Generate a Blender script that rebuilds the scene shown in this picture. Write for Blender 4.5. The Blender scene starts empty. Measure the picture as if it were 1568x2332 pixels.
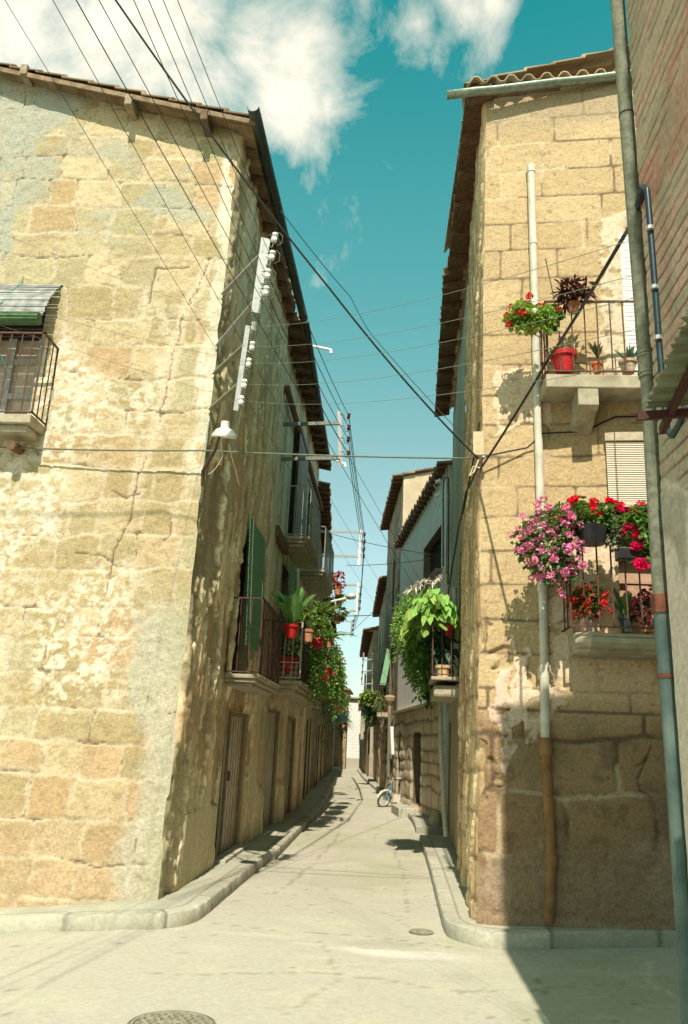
import bpy, math, random
import numpy as np
from mathutils import Vector
PI=math.pi; rnd=random.Random(7); nr=np.random.RandomState(5)
S=bpy.context.scene; COL=S.collection
# ------------------------------------------------------------------ camera
FPX=1814.; CX=784.; CY=1166.
def _cam():
    r=math.radians(2.5); u=np.array([math.sin(r),-math.cos(r)]); h=np.array([888-CX,1700-CY])
    pt=math.atan(-np.dot(h,u)/FPX)
    up=np.array([u[0]*math.cos(pt),u[1]*math.cos(pt),math.sin(pt)])
    v=np.array([h[0],h[1],FPX]); v/=np.linalg.norm(v); v-=np.dot(v,up)*up; v/=np.linalg.norm(v)
    return np.array([np.cross(v,up),v,up])
RM=_cam(); CO=np.array([0,0,1.6])
from mathutils import Matrix
cam=bpy.data.cameras.new('camera'); co=bpy.data.objects.new('camera',cam); COL.objects.link(co); S.camera=co
mx=Matrix([[RM[i,0],-RM[i,1],-RM[i,2],CO[i]] for i in range(3)]+[[0,0,0,1]]); co.matrix_world=mx
cam.sensor_fit='VERTICAL'; cam.sensor_height=36; cam.lens=36*FPX/2332; cam.clip_end=3000; cam.clip_start=.05
# direction of a spot seen in the photograph, and its point on a plane of the place
def ray(px,py):
    c=np.array([px-CX,py-CY,FPX]); c/=np.linalg.norm(c); return RM@c
def atz(px,py,z=0.):
    d=ray(px,py); return CO+d*(z-CO[2])/d[2]
def aty(px,py,y):
    d=ray(px,py); return CO+d*y/d[1]
def atx(px,py,x):
    d=ray(px,py); return CO+d*x/d[0]
# ------------------------------------------------------------------ world, sun, exposure
SUN_EL=52; SUN_AZ=.15     # light travels up the street, a touch to the right
w=bpy.data.worlds.new('World'); S.world=w; w.use_nodes=True
nt=w.node_tree; N=nt.nodes; L=nt.links; N.clear()
def nd(t,**k):
    n=N.new(t)
    for a,b in k.items(): setattr(n,a,b)
    return n
out=nd('ShaderNodeOutputWorld'); bg=nd('ShaderNodeBackground'); bg.inputs[1].default_value=.13
sky=nd('ShaderNodeTexSky',sky_type='NISHITA'); sky.sun_disc=False; sky.sun_elevation=math.radians(SUN_EL)
sky.sun_rotation=math.radians(180+SUN_AZ); sky.ozone_density=1.0; sky.air_density=1.0; sky.dust_density=.6
tint=nd('ShaderNodeMix',data_type='RGBA',blend_type='MULTIPLY'); tint.inputs[0].default_value=1
tint.inputs[7].default_value=(.50,1.02,.80,1)
L.new(sky.outputs[0],tint.inputs[6])
tc0=nd('ShaderNodeTexCoord'); sx=nd('ShaderNodeSeparateXYZ'); L.new(tc0.outputs['Generated'],sx.inputs[0])
rp=nd('ShaderNodeValToRGB'); L.new(sx.outputs['Z'],rp.inputs[0]); e_=rp.color_ramp.elements
stops=[(0,(.70,.36,.38)),(.1,(.74,.38,.39)),(.22,(.98,.48,.44)),(.35,(.93,.54,.43)),(.48,(.62,.60,.46)),(.61,(.40,.63,.47)),(.75,(.12,.575,.435)),(1,(.08,.5,.4))]
e_[0].position=0; e_[1].position=1
for p_,c_ in stops[1:-1]: e_.new(p_)
for k_,(p_,c_) in enumerate(stops): e_[k_].position=p_; e_[k_].color=(*c_,1)
ts=nd('ShaderNodeVectorMath',operation='SCALE'); L.new(rp.outputs[0],ts.inputs[0]); ts.inputs['Scale'].default_value=2
tn=nd('ShaderNodeMix',data_type='RGBA',blend_type='MULTIPLY'); tn.inputs[0].default_value=1; tn.clamp_result=False; L.new(tint.outputs[2],tn.inputs[6]); L.new(ts.outputs[0],tn.inputs[7])
tc=nd('ShaderNodeTexCoord')
lobes=[((60,60),.17),((230,40),.20),((380,110),.20),((120,210),.13),((560,110),.105),((660,115),.085),((625,215),.095),((500,170),.09),((955,50),.055),((1060,25),.085),((1120,5),.05),((300,-80),.3),((1030,-20),.06),((400,160),.10)]
prev=None
FILL_CLOUDS=[((0,-.12,1.0),.66),((-.9,-.3,.3),.4),((0,-.7,.75),.72),((.9,-.3,.4),.4)]  # unseen clouds added behind the camera and overhead to lift and warm shade
def math_n(op,a,b=None,clamp=False):
    n=nd('ShaderNodeMath',operation=op,use_clamp=clamp)
    for i,x in enumerate((a,b)):
        if x is None: continue
        if isinstance(x,(int,float)): n.inputs[i].default_value=x
        else: L.new(x,n.inputs[i])
    return n.outputs[0]
for (p,r) in lobes+FILL_CLOUDS:
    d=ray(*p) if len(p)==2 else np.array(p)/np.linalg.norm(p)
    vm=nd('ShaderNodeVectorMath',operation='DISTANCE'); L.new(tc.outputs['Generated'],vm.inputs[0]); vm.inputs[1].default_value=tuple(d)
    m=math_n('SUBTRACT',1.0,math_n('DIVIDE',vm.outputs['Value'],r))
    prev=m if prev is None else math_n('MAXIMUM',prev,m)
ns=nd('ShaderNodeTexNoise'); ns.inputs['Scale'].default_value=8; ns.inputs['Detail'].default_value=9; ns.inputs['Roughness'].default_value=.62; ns.inputs['Distortion'].default_value=.35
L.new(tc.outputs['Generated'],ns.inputs['Vector'])
ns2=nd('ShaderNodeTexNoise'); ns2.inputs['Scale'].default_value=3.2; ns2.inputs['Detail'].default_value=5
L.new(tc.outputs['Generated'],ns2.inputs['Vector'])
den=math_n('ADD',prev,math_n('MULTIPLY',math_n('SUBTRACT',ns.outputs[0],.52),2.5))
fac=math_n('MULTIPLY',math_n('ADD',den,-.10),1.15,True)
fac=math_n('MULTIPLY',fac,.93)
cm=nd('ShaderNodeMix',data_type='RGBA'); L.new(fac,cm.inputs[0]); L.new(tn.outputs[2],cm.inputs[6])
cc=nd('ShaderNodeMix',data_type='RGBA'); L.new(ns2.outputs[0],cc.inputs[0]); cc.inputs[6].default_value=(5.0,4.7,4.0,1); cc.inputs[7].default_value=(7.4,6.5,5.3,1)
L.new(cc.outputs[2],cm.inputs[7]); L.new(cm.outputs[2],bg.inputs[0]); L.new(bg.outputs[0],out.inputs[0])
sl=bpy.data.lights.new('sun','SUN'); sl.energy=4.6; sl.angle=math.radians(.5); sl.color=(1,.915,.77)
so=bpy.data.objects.new('sun',sl); COL.objects.link(so)
el,az=math.radians(SUN_EL),math.radians(SUN_AZ)
SD=Vector((math.sin(az)*math.cos(el),math.cos(az)*math.cos(el),-math.sin(el)))
so.rotation_euler=SD.to_track_quat('-Z','Y').to_euler(); so.location=(-3,-20,40)
S.view_settings.view_transform='Standard'; S.view_settings.look='None'; S.view_settings.gamma=1; S.view_settings.exposure=.66
S.render.engine='CYCLES'; S.cycles.max_bounces=8; S.cycles.diffuse_bounces=6
# ------------------------------------------------------------------ helpers
def fr(x): return x-np.floor(x)
def h2(i,j,s):
    return fr(np.sin(i*127.1+j*311.7+s*74.7)*43758.5453)
def vn(x,y,s=0):
    i=np.floor(x); j=np.floor(y); a=x-i; b=y-j; a=a*a*(3-2*a); b=b*b*(3-2*b)
    return (h2(i,j,s)*(1-a)+h2(i+1,j,s)*a)*(1-b)+(h2(i,j+1,s)*(1-a)+h2(i+1,j+1,s)*a)*b
def fbm(x,y,s=0,o=4,g=.5):
    t=0;a=1;n=0
    for k in range(o): t=t+a*vn(x*2**k+k*13.1,y*2**k+k*7.7,s+k); n+=a; a*=g
    return t/n
def ss(a,b,x):
    t=np.clip((x-a)/(b-a),0,1); return t*t*(3-2*t)
def mixc(c,d,f): return c*(1-f[...,None])+np.array(d)*f[...,None]
MATS={}
def attr_mat(name,rough=.9,fine=60,amt=.25,bump=.25,trans=0,spec=.2,bsc=None):
    if name in MATS: return MATS[name]
    m=bpy.data.materials.new(name); m.use_nodes=True; n=m.node_tree.nodes; l=m.node_tree.links
    p=n['Principled BSDF']; p.inputs['Roughness'].default_value=rough; p.inputs['Specular IOR Level'].default_value=spec
    a=n.new('ShaderNodeAttribute'); a.attribute_name='col'
    t=n.new('ShaderNodeTexCoord'); z=n.new('ShaderNodeTexNoise'); z.inputs['Scale'].default_value=fine; z.inputs['Detail'].default_value=6; z.inputs['Roughness'].default_value=.7
    l.new(t.outputs['Object'],z.inputs['Vector'])
    mr=n.new('ShaderNodeMapRange'); mr.inputs[1].default_value=.25; mr.inputs[2].default_value=.75; mr.inputs[3].default_value=1-amt; mr.inputs[4].default_value=1+amt; l.new(z.outputs[0],mr.inputs[0])
    mu=n.new('ShaderNodeVectorMath'); mu.operation='SCALE'; l.new(a.outputs['Color'],mu.inputs[0]); l.new(mr.outputs[0],mu.inputs['Scale'])
    l.new(mu.outputs[0],p.inputs['Base Color'])
    if bump:
        b=n.new('ShaderNodeBump'); b.inputs['Strength'].default_value=bump; b.inputs['Distance'].default_value=.01; l.new(z.outputs[0],b.inputs['Height']); l.new(b.outputs[0],p.inputs['Normal'])
    if trans:
        tr=n.new('ShaderNodeBsdfTranslucent'); mxs=n.new('ShaderNodeMixShader'); mxs.inputs[0].default_value=trans
        l.new(mu.outputs[0],tr.inputs[0]); l.new(p.outputs[0],mxs.inputs[1]); l.new(tr.outputs[0],mxs.inputs[2]); l.new(mxs.outputs[0],n['Material Output'].inputs[0])
    MATS[name]=m; return m
def M(name,c,rough=.6,metal=0,amt=.25,sc=18,c2=None,bump=.15,spec=.4):
    if name in MATS: return MATS[name]
    m=bpy.data.materials.new(name); m.use_nodes=True; n=m.node_tree.nodes; l=m.node_tree.links
    p=n['Principled BSDF']; p.inputs['Roughness'].default_value=rough; p.inputs['Metallic'].default_value=metal; p.inputs['Specular IOR Level'].default_value=spec
    t=n.new('ShaderNodeTexCoord'); z=n.new('ShaderNodeTexNoise'); z.inputs['Scale'].default_value=sc; z.inputs['Detail'].default_value=7; z.inputs['Roughness'].default_value=.65
    l.new(t.outputs['Object'],z.inputs['Vector'])
    r=n.new('ShaderNodeValToRGB'); r.color_ramp.elements[0].position=.32; r.color_ramp.elements[1].position=.68
    d=c2 or tuple(x*(1+amt) for x in c)
    r.color_ramp.elements[0].color=(*[x*(1-amt) for x in c],1); r.color_ramp.elements[1].color=(*d,1)
    l.new(z.outputs[0],r.inputs[0]); l.new(r.outputs[0],p.inputs['Base Color'])
    b=n.new('ShaderNodeBump'); b.inputs['Strength'].default_value=bump; b.inputs['Distance'].default_value=.01; l.new(z.outputs[0],b.inputs['Height']); l.new(b.outputs[0],p.inputs['Normal'])
    MATS[name]=m; return m
def thing(name,label,cat,loc=(0,0,0),group=None):
    o=bpy.data.objects.new(name,None); COL.objects.link(o); o.location=tuple(float(v) for v in loc); o.empty_display_size=.2
    o['label']=label; o['category']=cat
    if group: o['group']=group
    return o
def tag(o,label,cat,group=None):
    o['label']=label; o['category']=cat
    if group: o['group']=group
    return o
def top_loc(p):
    while p.parent: p=p.parent
    return np.array(p.location)
def link(name,v,f,mat,parent=None,col=None,smooth=False,loc=None,kind=None,label=None):
    v=np.asarray(v,float).reshape(-1,3)
    if parent is not None: off=top_loc(parent)
    else: off=np.array(loc if loc is not None else (v[:,0].mean(),v[:,1].mean(),v[:,2].min()))
    me=bpy.data.meshes.new(name)
    vv=v-off
    if isinstance(f,np.ndarray):
        me.vertices.add(len(vv)); me.vertices.foreach_set('co',vv.ravel()); k=f.shape[1]
        me.loops.add(f.size); me.loops.foreach_set('vertex_index',f.ravel().astype(np.int32))
        me.polygons.add(len(f)); me.polygons.foreach_set('loop_start',np.arange(0,f.size,k,dtype=np.int32)); me.update(calc_edges=True)
        me.validate()
    else: me.from_pydata([tuple(x) for x in vv],[],f)
    if col is not None:
        a=me.color_attributes.new('col','FLOAT_COLOR','POINT'); c=np.ones((len(vv),4)); c[:,:3]=np.clip(col.reshape(-1,3),0.004,.95); a.data.foreach_set('color',c.ravel())
    me.materials.append(mat)
    if smooth: me.polygons.foreach_set('use_smooth',[True]*len(me.polygons))
    o=bpy.data.objects.new(name,me); COL.objects.link(o)
    if parent is not None: o.parent=parent
    else: o.location=tuple(float(x) for x in off)
    if kind: o['kind']=kind
    if label: o['label']=label
    return o
class MB:
    def __init__(s): s.v=[]; s.f=[]
    def each(s,name,mat,parent,nv=8,nf=6):
        for k in range(len(s.v)//nv):
            link(name,np.array(s.v[k*nv:(k+1)*nv]),[tuple(i-k*nv for i in f) for f in s.f[k*nf:(k+1)*nf]],mat,parent)
    def box(s,a,b):
        a,b=np.minimum(a,b),np.maximum(a,b)
        return s.obox((a+b)/2.,[(b[0]-a[0])/2.,0,0],[0,(b[1]-a[1])/2.,0],[0,0,(b[2]-a[2])/2.])
    def obox(s,c,x,y,z):
        c,x,y,z=map(lambda q:np.array(q,float),(c,x,y,z)); i=len(s.v)
        for k in range(8): s.v.append(c+x*(1 if k&1 else -1)+y*(1 if k&2 else -1)+z*(1 if k&4 else -1))
        for q in ((0,2,3,1),(4,5,7,6),(0,1,5,4),(2,6,7,3),(0,4,6,2),(1,3,7,5)): s.f.append(tuple(i+t for t in q))
        return s
    def tube(s,pts,r,n=8,cap=True):
        pts=[np.array(p,float) for p in pts]; R=r if hasattr(r,'__len__') else [r]*len(pts); i0=len(s.v); pu=None
        for k,p in enumerate(pts):
            d=pts[min(k+1,len(pts)-1)]-pts[max(k-1,0)]; d/=np.linalg.norm(d)+1e-12
            if pu is None: pu=np.cross(d,[0,0,1.]) if abs(d[2])<.9 else np.cross(d,[1.,0,0])
            u=pu-np.dot(pu,d)*d; u/=np.linalg.norm(u)+1e-12; pu=u; v=np.cross(d,u)
            for j in range(n):
                a=2*PI*j/n; s.v.append(p+(u*math.cos(a)+v*math.sin(a))*R[k])
        for k in range(len(pts)-1):
            for j in range(n):
                a=i0+k*n+j; b=i0+k*n+(j+1)%n; s.f.append((a,b,b+n,a+n))
        if cap: s.f.append(tuple(i0+j for j in range(n))[::-1]); s.f.append(tuple(i0+(len(pts)-1)*n+j for j in range(n)))
        return s
    def lathe(s,prof,c,n=20,ax=None):
        c=np.array(c,float); i0=len(s.v)
        if ax is None: X,Y,Zz=np.eye(3)
        else:
            Zz=np.array(ax,float); Zz/=np.linalg.norm(Zz); X=np.cross(Zz,[.3,.9,.1]); X/=np.linalg.norm(X); Y=np.cross(Zz,X)
        for r,z in prof:
            for j in range(n):
                a=2*PI*j/n; s.v.append(c+X*(r*math.cos(a))+Y*(r*math.sin(a))+Zz*z)
        for k in range(len(prof)-1):
            for j in range(n):
                a=i0+k*n+j; b=i0+k*n+(j+1)%n; s.f.append((a,b,b+n,a+n))
        return s
    def quad(s,*p):
        i=len(s.v); s.v+= [np.array(q,float) for q in p]; s.f.append(tuple(range(i,i+len(p)))); return s
    def prism(s,poly,z0,z1):
        n=len(poly); i=len(s.v)
        for z in (z0,z1):
            for q in poly: s.v.append(np.array([q[0],q[1],z+(q[2] if len(q)>2 else 0)],float))
        s.f.append(tuple(range(i,i+n))[::-1]); s.f.append(tuple(range(i+n,i+2*n)))
        for k in range(n): s.f.append((i+k,i+(k+1)%n,i+n+(k+1)%n,i+n+k))
        return s
    def extr(s,prof,p0,p1,cap=True):   # profile points (out,z) swept from p0 to p1 (xy), out = vector
        pass
    def build(s,name,mat,parent=None,smooth=False,bev=0,**k):
        o=link(name,np.array(s.v),s.f,mat,parent,smooth=smooth,**k)
        if bev:
            b=o.modifiers.new('bevel','BEVEL'); b.width=bev; b.segments=2; b.limit_method='ANGLE'
        return o
def grid_faces(nu,nz,keep=None):
    i=np.arange((nu)*(nz)).reshape(nz,nu); q=np.stack([i[:-1,:-1],i[:-1,1:],i[1:,1:],i[1:,:-1]],-1)
    if keep is not None: return q[keep]
    return q.reshape(-1,4)
def coords(a,b,d,extra=()):
    n=max(1,int(round((b-a)/d))); c=np.concatenate([np.linspace(a,b,n+1),[e for e in extra if a<e<b]]); c=np.unique(np.round(c,4))
    k=np.ones(len(c),bool); ex=set(np.round(list(extra),4))
    for i in range(1,len(c)-1):
        if c[i] not in ex and (min(abs(c[i]-e) for e in ex)<d*.3 if ex else False): k[i]=False
    return c[k]
def wall(name,parent,mat,o,u,n,us,zs,fn,holes=(),topf=None,warp=None,rev=None,revd=.16,**kw):
    """relief wall: fn(U,Z) gives (colour, outward relief); rectangular openings get reveals"""
    o,u,n=map(lambda q:np.array(q,float),(o,u,n)); nn=n/np.linalg.norm(n)
    U,Z=np.meshgrid(us,zs); col,dis=fn(U,Z)
    for (a_,b_,c_,d_) in holes:
        hd=np.hypot(np.maximum(np.maximum(a_-U,U-b_),0),np.maximum(np.maximum(c_-Z,Z-d_),0)); dis=dis*np.clip(hd/.10,0,1)
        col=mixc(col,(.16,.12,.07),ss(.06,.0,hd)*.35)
    V=o+U[...,None]*u+Z[...,None]*np.array([0,0,1.])+dis[...,None]*nn
    if warp is not None: V=V+warp(U,Z)
    cu=(us[:-1]+us[1:])/2; cz=(zs[:-1]+zs[1:])/2; CU,CZ=np.meshgrid(cu,cz); keep=np.ones(CU.shape,bool)
    for (a,b,c,d) in holes: keep&=~((CU>a)&(CU<b)&(CZ>c)&(CZ<d))
    if topf is not None: keep&=CZ<topf(CU)
    F=grid_faces(len(us),len(zs),keep)
    if np.dot(np.cross(u,[0,0,1]),nn)<0: F=F[:,::-1]
    V=V.reshape(-1,3); col=col.reshape(-1,3)
    ex_v=[];ex_f=[];ex_c=[];b0=len(V)
    for (a,b,c,d) in holes:
        wv=(lambda x,z:(warp(np.array([[x]]),np.array([[z]]))[0,0] if warp is not None else 0))
        def P(x,z,k): return o+u*x+np.array([0,0,z])-nn*k+wv(x,z)
        for (p,q) in (((a,c),(a,d)),((b,d),(b,c)),((a,d),(b,d)),((b,c),(a,c))):
            i=b0+len(ex_v); ex_v+= [P(*p,-.004),P(*q,-.004),P(*q,revd),P(*p,revd)]; ex_f.append((i,i+1,i+2,i+3)); ex_c+=[rev or (.3,.25,.18)]*4
    if ex_v:
        V=np.vstack([V,ex_v]); F=np.vstack([F,ex_f]); col=np.vstack([col,ex_c])
    return link(name,V,F,mat,parent,col=col,smooth=False,**kw)
def courses(z0,z1,lo,hi,rg):
    e=[z0]
    while e[-1]<z1: e.append(e[-1]+rg.uniform(lo,hi))
    return e
def stones(U,Z,seed,ch=(.3,.4),bw=(.35,.7),joint=.02,wob=.02,soft=.02):
    """irregular ashlar: returns distance to joint, random id per block"""
    rg=random.Random(seed); wz=(fbm(U*1.3,Z*1.3,seed+1,3)-.5)*wob*4+(fbm(U*7,Z*7,seed+2,3)-.5)*wob
    wu=(fbm(U*5,Z*5,seed+5,3)-.5)*wob*2
    ze=np.array(courses(Z.min()-.2,Z.max()+.6,*ch,rg)); Zw=Z+wz; Uw=U+wu
    ci=np.clip(np.searchsorted(ze,Zw)-1,0,len(ze)-2)
    dz=np.minimum(Zw-ze[ci],ze[ci+1]-Zw); du=np.zeros_like(U); bid=np.zeros_like(U)
    for c in range(len(ze)-1):
        m=ci==c
        e=[U.min()-.5-rg.uniform(0,.4)]
        while e[-1]<U.max()+1: e.append(e[-1]+rg.uniform(*bw))
        if not m.any(): continue
        e=np.array(e); k=np.clip(np.searchsorted(e,Uw[m])-1,0,len(e)-2); du[m]=np.minimum(Uw[m]-e[k],e[k+1]-Uw[m]); bid[m]=k+c*57.3
    # rounded corners
    R=.05; dd=np.minimum(dz,du); cor=(dz<R)&(du<R); dd=np.where(cor,R-np.sqrt(np.clip((R-dz)**2+(R-du)**2,0,None)),dd)
    return dd,bid
def seg_dist(U,Z,pts):
    d=np.full(U.shape,9.)
    for (a,b),(c,e) in zip(pts[:-1],pts[1:]):
        L2=(c-a)**2+(e-b)**2; t=np.clip(((U-a)*(c-a)+(Z-b)*(e-b))/L2,0,1); d=np.minimum(d,np.hypot(U-a-t*(c-a),Z-b-t*(e-b)))
    return d
# ---------- canal tile roof
def tiles(name,parent,O,a,b,la,lb,mat=None,per=.2,row=.36,th=.016,amp=.055,seed=1,col=(.30,.20,.12)):
    O,a,b=map(lambda q:np.array(q,float),(O,a,b)); b=b/np.linalg.norm(b); a=a/np.linalg.norm(a); n=np.cross(a,b); n*= (1 if n[2]>0 else -1)
    s=np.linspace(0,la,int(la/per*10)+1); nrw=int(math.ceil(lb/row)); tl=[];rw=[]
    for k in range(nrw):
        for q in (0.,.999): tl.append(min(lb,(k+q)*row)); rw.append((k,q))
    Sx,T=np.meshgrid(s,np.array(tl)); K=np.array([r[0] for r in rw])[:,None]+0*Sx; Q=np.array([r[1] for r in rw])[:,None]+0*Sx
    ph=fr(Sx/per); ci=np.floor(Sx/per); jit=(h2(ci,K,seed)-.5)
    x=(ph-.5)*2; up=np.sqrt(np.clip(1-(x/.62)**2,0,1)); dn=-.35*np.sqrt(np.clip(1-((np.abs(x)-1)/.38)**2,0,1))
    h=amp*np.where(np.abs(x)<.62,up,dn)+.03*(1-Q)+jit*.02
    V=O+Sx[...,None]*a+(T+np.where(Q<.5,jit*.05,0))[...,None]*b+h[...,None]*n
    c=np.array(col)*(0.7+.6*h2(ci,K,seed+3))[...,None]; c=mixc(c,(.36,.30,.20),ss(.45,.7,fbm(Sx*2,T*2,seed+9,4))*.7); c=mixc(c,(.10,.10,.06),ss(.6,.75,fbm(Sx*6,T*6,seed+4,3))*.6)
    o=link(name,V,grid_faces(len(s),len(tl)),mat or attr_mat('roof_tile',fine=40,amt=.3),parent,col=c)
    md=o.modifiers.new('s','SOLIDIFY'); md.thickness=th; md.offset=-1
    return o
GL={}
# ---------- foliage
def leafset(name,parent,pos,dirs,size,width,col,var=.3,curl=.25,mat=None,seed=0,fold=.15,tip=.6):
    """many small real leaves; pos (n,3) base, dirs (n,3) direction"""
    rg=np.random.RandomState(seed+11); n=len(pos); pos=np.asarray(pos,float); d=np.asarray(dirs,float); d=d/np.linalg.norm(d,axis=1)[:,None]
    sz=size*(.65+.7*rg.rand(n)); wd=width*(.7+.6*rg.rand(n))
    rv=rg.randn(n,3)*.6+np.array([0,0,.9]); s=np.cross(d,rv); s/=np.linalg.norm(s,axis=1)[:,None]+1e-9; nn=np.cross(s,d)
    prof=[(0,.12,0),(.3,1,.04),(.65,.95*tip+.25,0),(1,.05,-1)]
    V=np.zeros((n,8,3))
    for k,(t,wk,c) in enumerate(prof):
        ctr=pos+d*(sz*t)[:,None]+np.array([0,0,-1.])*(sz*curl*t*t)[:,None]
        V[:,2*k]=ctr+s*(wd*wk)[:,None]+nn*(wd*fold*wk)[:,None]; V[:,2*k+1]=ctr-s*(wd*wk)[:,None]+nn*(wd*fold*wk)[:,None]
    base=(np.arange(n)*8)[:,None,None]; q=np.array([[0,1,3,2],[2,3,5,4],[4,5,7,6]])[None]
    F=(base+q).reshape(-1,4)
    c=np.array(col,float)[None]*(1-var+2*var*rg.rand(n,1)); c[:,0]*=(.8+.5*rg.rand(n)); C=np.repeat(c[:,None,:],8,1)
    return link(name,V.reshape(-1,3),F,mat or attr_mat('leaf',rough=.5,fine=30,amt=.15,bump=0,trans=.42,spec=.4),parent,col=C,smooth=True)
def ell(n,c,r,seed,shell=.5,clumps=0):
    rg=np.random.RandomState(seed); p=rg.randn(n,3); p/=np.linalg.norm(p,axis=1)[:,None]; k=(shell+(1-shell)*rg.rand(n))**.7
    if clumps:
        cc=rg.randn(clumps,3); cc/=np.linalg.norm(cc,axis=1)[:,None]; cc*=(.55+.4*rg.rand(clumps,1)); ii=rg.randint(0,clumps,n); q=cc[ii]+p*.33*k[:,None]
    else: q=p*k[:,None]
    return np.array(c)+q*np.array(r), p
def pot(parent,c,r,h,mat,name='pot',rim=True):
    rr=r*.68
    pr=[(0,0),(rr,0),(r*.93,h*.78)]+([(r*1.06,h*.78),(r*1.1,h),(r*.95,h)] if rim else [(r,h),(r*.93,h)])+[(r*.88,h*.86),(0,h*.86)]
    return MB().lathe(pr,c,20).build(name,mat,parent,smooth=False)
TERRA=lambda:M('terracotta',(.42,.17,.08),.85,sc=14,c2=(.55,.27,.15)); REDP=lambda:M('red_plastic',(.42,.012,.014),.5,amt=.22,sc=25,bump=.05); CREAM=lambda:M('cream_clay',(.60,.42,.22),.85)
BLACKP=lambda:M('black_plastic',(.015,.015,.018),.4); 
def blooms(parent,centers,r,k,col,seed,name='flower_head',psz=.016):
    rg=np.random.RandomState(seed)
    for i,c in enumerate(centers):
        q=rg.randn(k,3); q/=np.linalg.norm(q,axis=1)[:,None]; P=np.array(c)+q*r*np.array([1,1,.75])*(.35+.65*rg.rand(k,1)); cl=np.array(col)*(.8+.4*rg.rand())
        leafset(name,parent,P,q+rg.randn(k,3)*.4,psz*1.2,psz*.8,cl,var=.22,curl=.1,seed=seed+i,mat=attr_mat('petal',rough=.5,fine=30,amt=.1,bump=0,trans=.25),tip=1.2)
def stems(parent,base,ends,r=.004,mat=None,name='stems'):
    m=MB()
    for e in ends:
        b=np.array(base,float)+nr.randn(3)*.02; e=np.array(e,float); mid=(b+e)/2+np.array([0,0,.04])+nr.randn(3)*.015; m.tube([b,mid,e],[r*1.2,r,r*.7],5)
    return m.build(name,mat or M('stem',(.10,.16,.04),.7),parent)
def shrub(label,cat,name,base,pr,ph,pmat,c,rad,n,lsz,lw,lcol,flowers=None,seed=1,group=None,clumps=0,curl=.3,potlabel=None,shell=.45,rim=True,var=.3,drop=None):
    t=thing(name,label,cat,base,group)
    if pr: pot(t,base,pr,ph,pmat,rim=rim)
    p,d=ell(n,c,rad,seed,shell,clumps)
    if drop is not None:
        k=len(p)//3; m=np.random.RandomState(seed+1).rand(k); p[:k,2]-=m*drop; p[:k,0]+=(m-.5)*0.04
    leafset('foliage',t,p,d+np.random.RandomState(seed).randn(n,3)*.5+np.array([0,-.2,.3]),lsz,lw,lcol,seed=seed,curl=curl,var=var)
    top=np.array(base)+np.array([0,0,ph*.8 if pr else 0]); ends=[p[i] for i in range(0,n,max(1,n//14))]
    stems(t,top,ends)
    if flowers:
        k,fr_,pk,fc,sd=flowers[:5]; q,_=ell(k,c,np.array(rad)*1.02,sd,.75); q=np.array(c)+(q-np.array(c))*(.85+.4*np.random.RandomState(sd+5).rand(len(q),1))**1.3; 
        if len(flowers)>5: q=q[q[:,1]<c[1]+rad[1]*.35]
        blooms(t,q,fr_,pk,fc,sd)
    return t
def blades(label,cat,name,base,pr,ph,pmat,n,length,width,col,seed=1,spread=.8,group=None,up=1.,drp=.5,start=None,rim=True):
    """long arching leaves rising from the pot"""
    t=thing(name,label,cat,base,group)
    if pr: pot(t,base,pr,ph,pmat,rim=rim)
    rg=np.random.RandomState(seed); b=np.array(start if start is not None else np.array(base)+[0,0,ph*.85]); V=[];F=[];C=[]
    for i in range(n):
        a=rg.rand()*2*PI; e=spread*(.2+.8*rg.rand()); Ln=length*(.6+.5*rg.rand()); hd=np.array([math.cos(a),math.sin(a),0]); sd=np.array([-math.sin(a),math.cos(a),0]); c=np.array(col)*(.7+.6*rg.rand()); K=7; i0=len(V)
        tw=rg.randn()*.5; sd=sd*math.cos(tw)+np.array([0,0,1])*math.sin(tw)
        for k in range(K):
            s=k/(K-1); p=b+hd*(Ln*e*s)+np.array([0,0,up])*Ln*(s-drp*s*s*(.6+e)); w_=width*(math.sin(PI*min(1,.12+s*.9)))**.7*(1 if s<1 else .1)
            V+=[p+sd*w_,p+np.array([0,0,-.15*w_]),p-sd*w_]; C+=[c]*3
        for k in range(K-1):
            j=i0+3*k; F+=[(j,j+1,j+4,j+3),(j+1,j+2,j+5,j+4)]
    link('leaves',np.array(V),np.array(F),attr_mat('leaf'),t,col=np.array(C),smooth=True)
    return t
def cable(name,label,cat,pts,r=.006,sag=0,mat=None,group=None,n=14):
    """a wire through points; sag in metres per span"""
    P=[]
    for a,b in zip(pts[:-1],pts[1:]):
        a=np.array(a,float); b=np.array(b,float)
        for k in range(n):
            s=k/n; P.append(a+(b-a)*s-np.array([0,0,sag*4*s*(1-s)]))
    P.append(np.array(pts[-1],float)); o=MB().tube(P,r,6).build(name,mat or M('cable_black',(.02,.022,.02),.5),None,smooth=True,loc=pts[0])
    return tag(o,label,cat,group)
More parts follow.
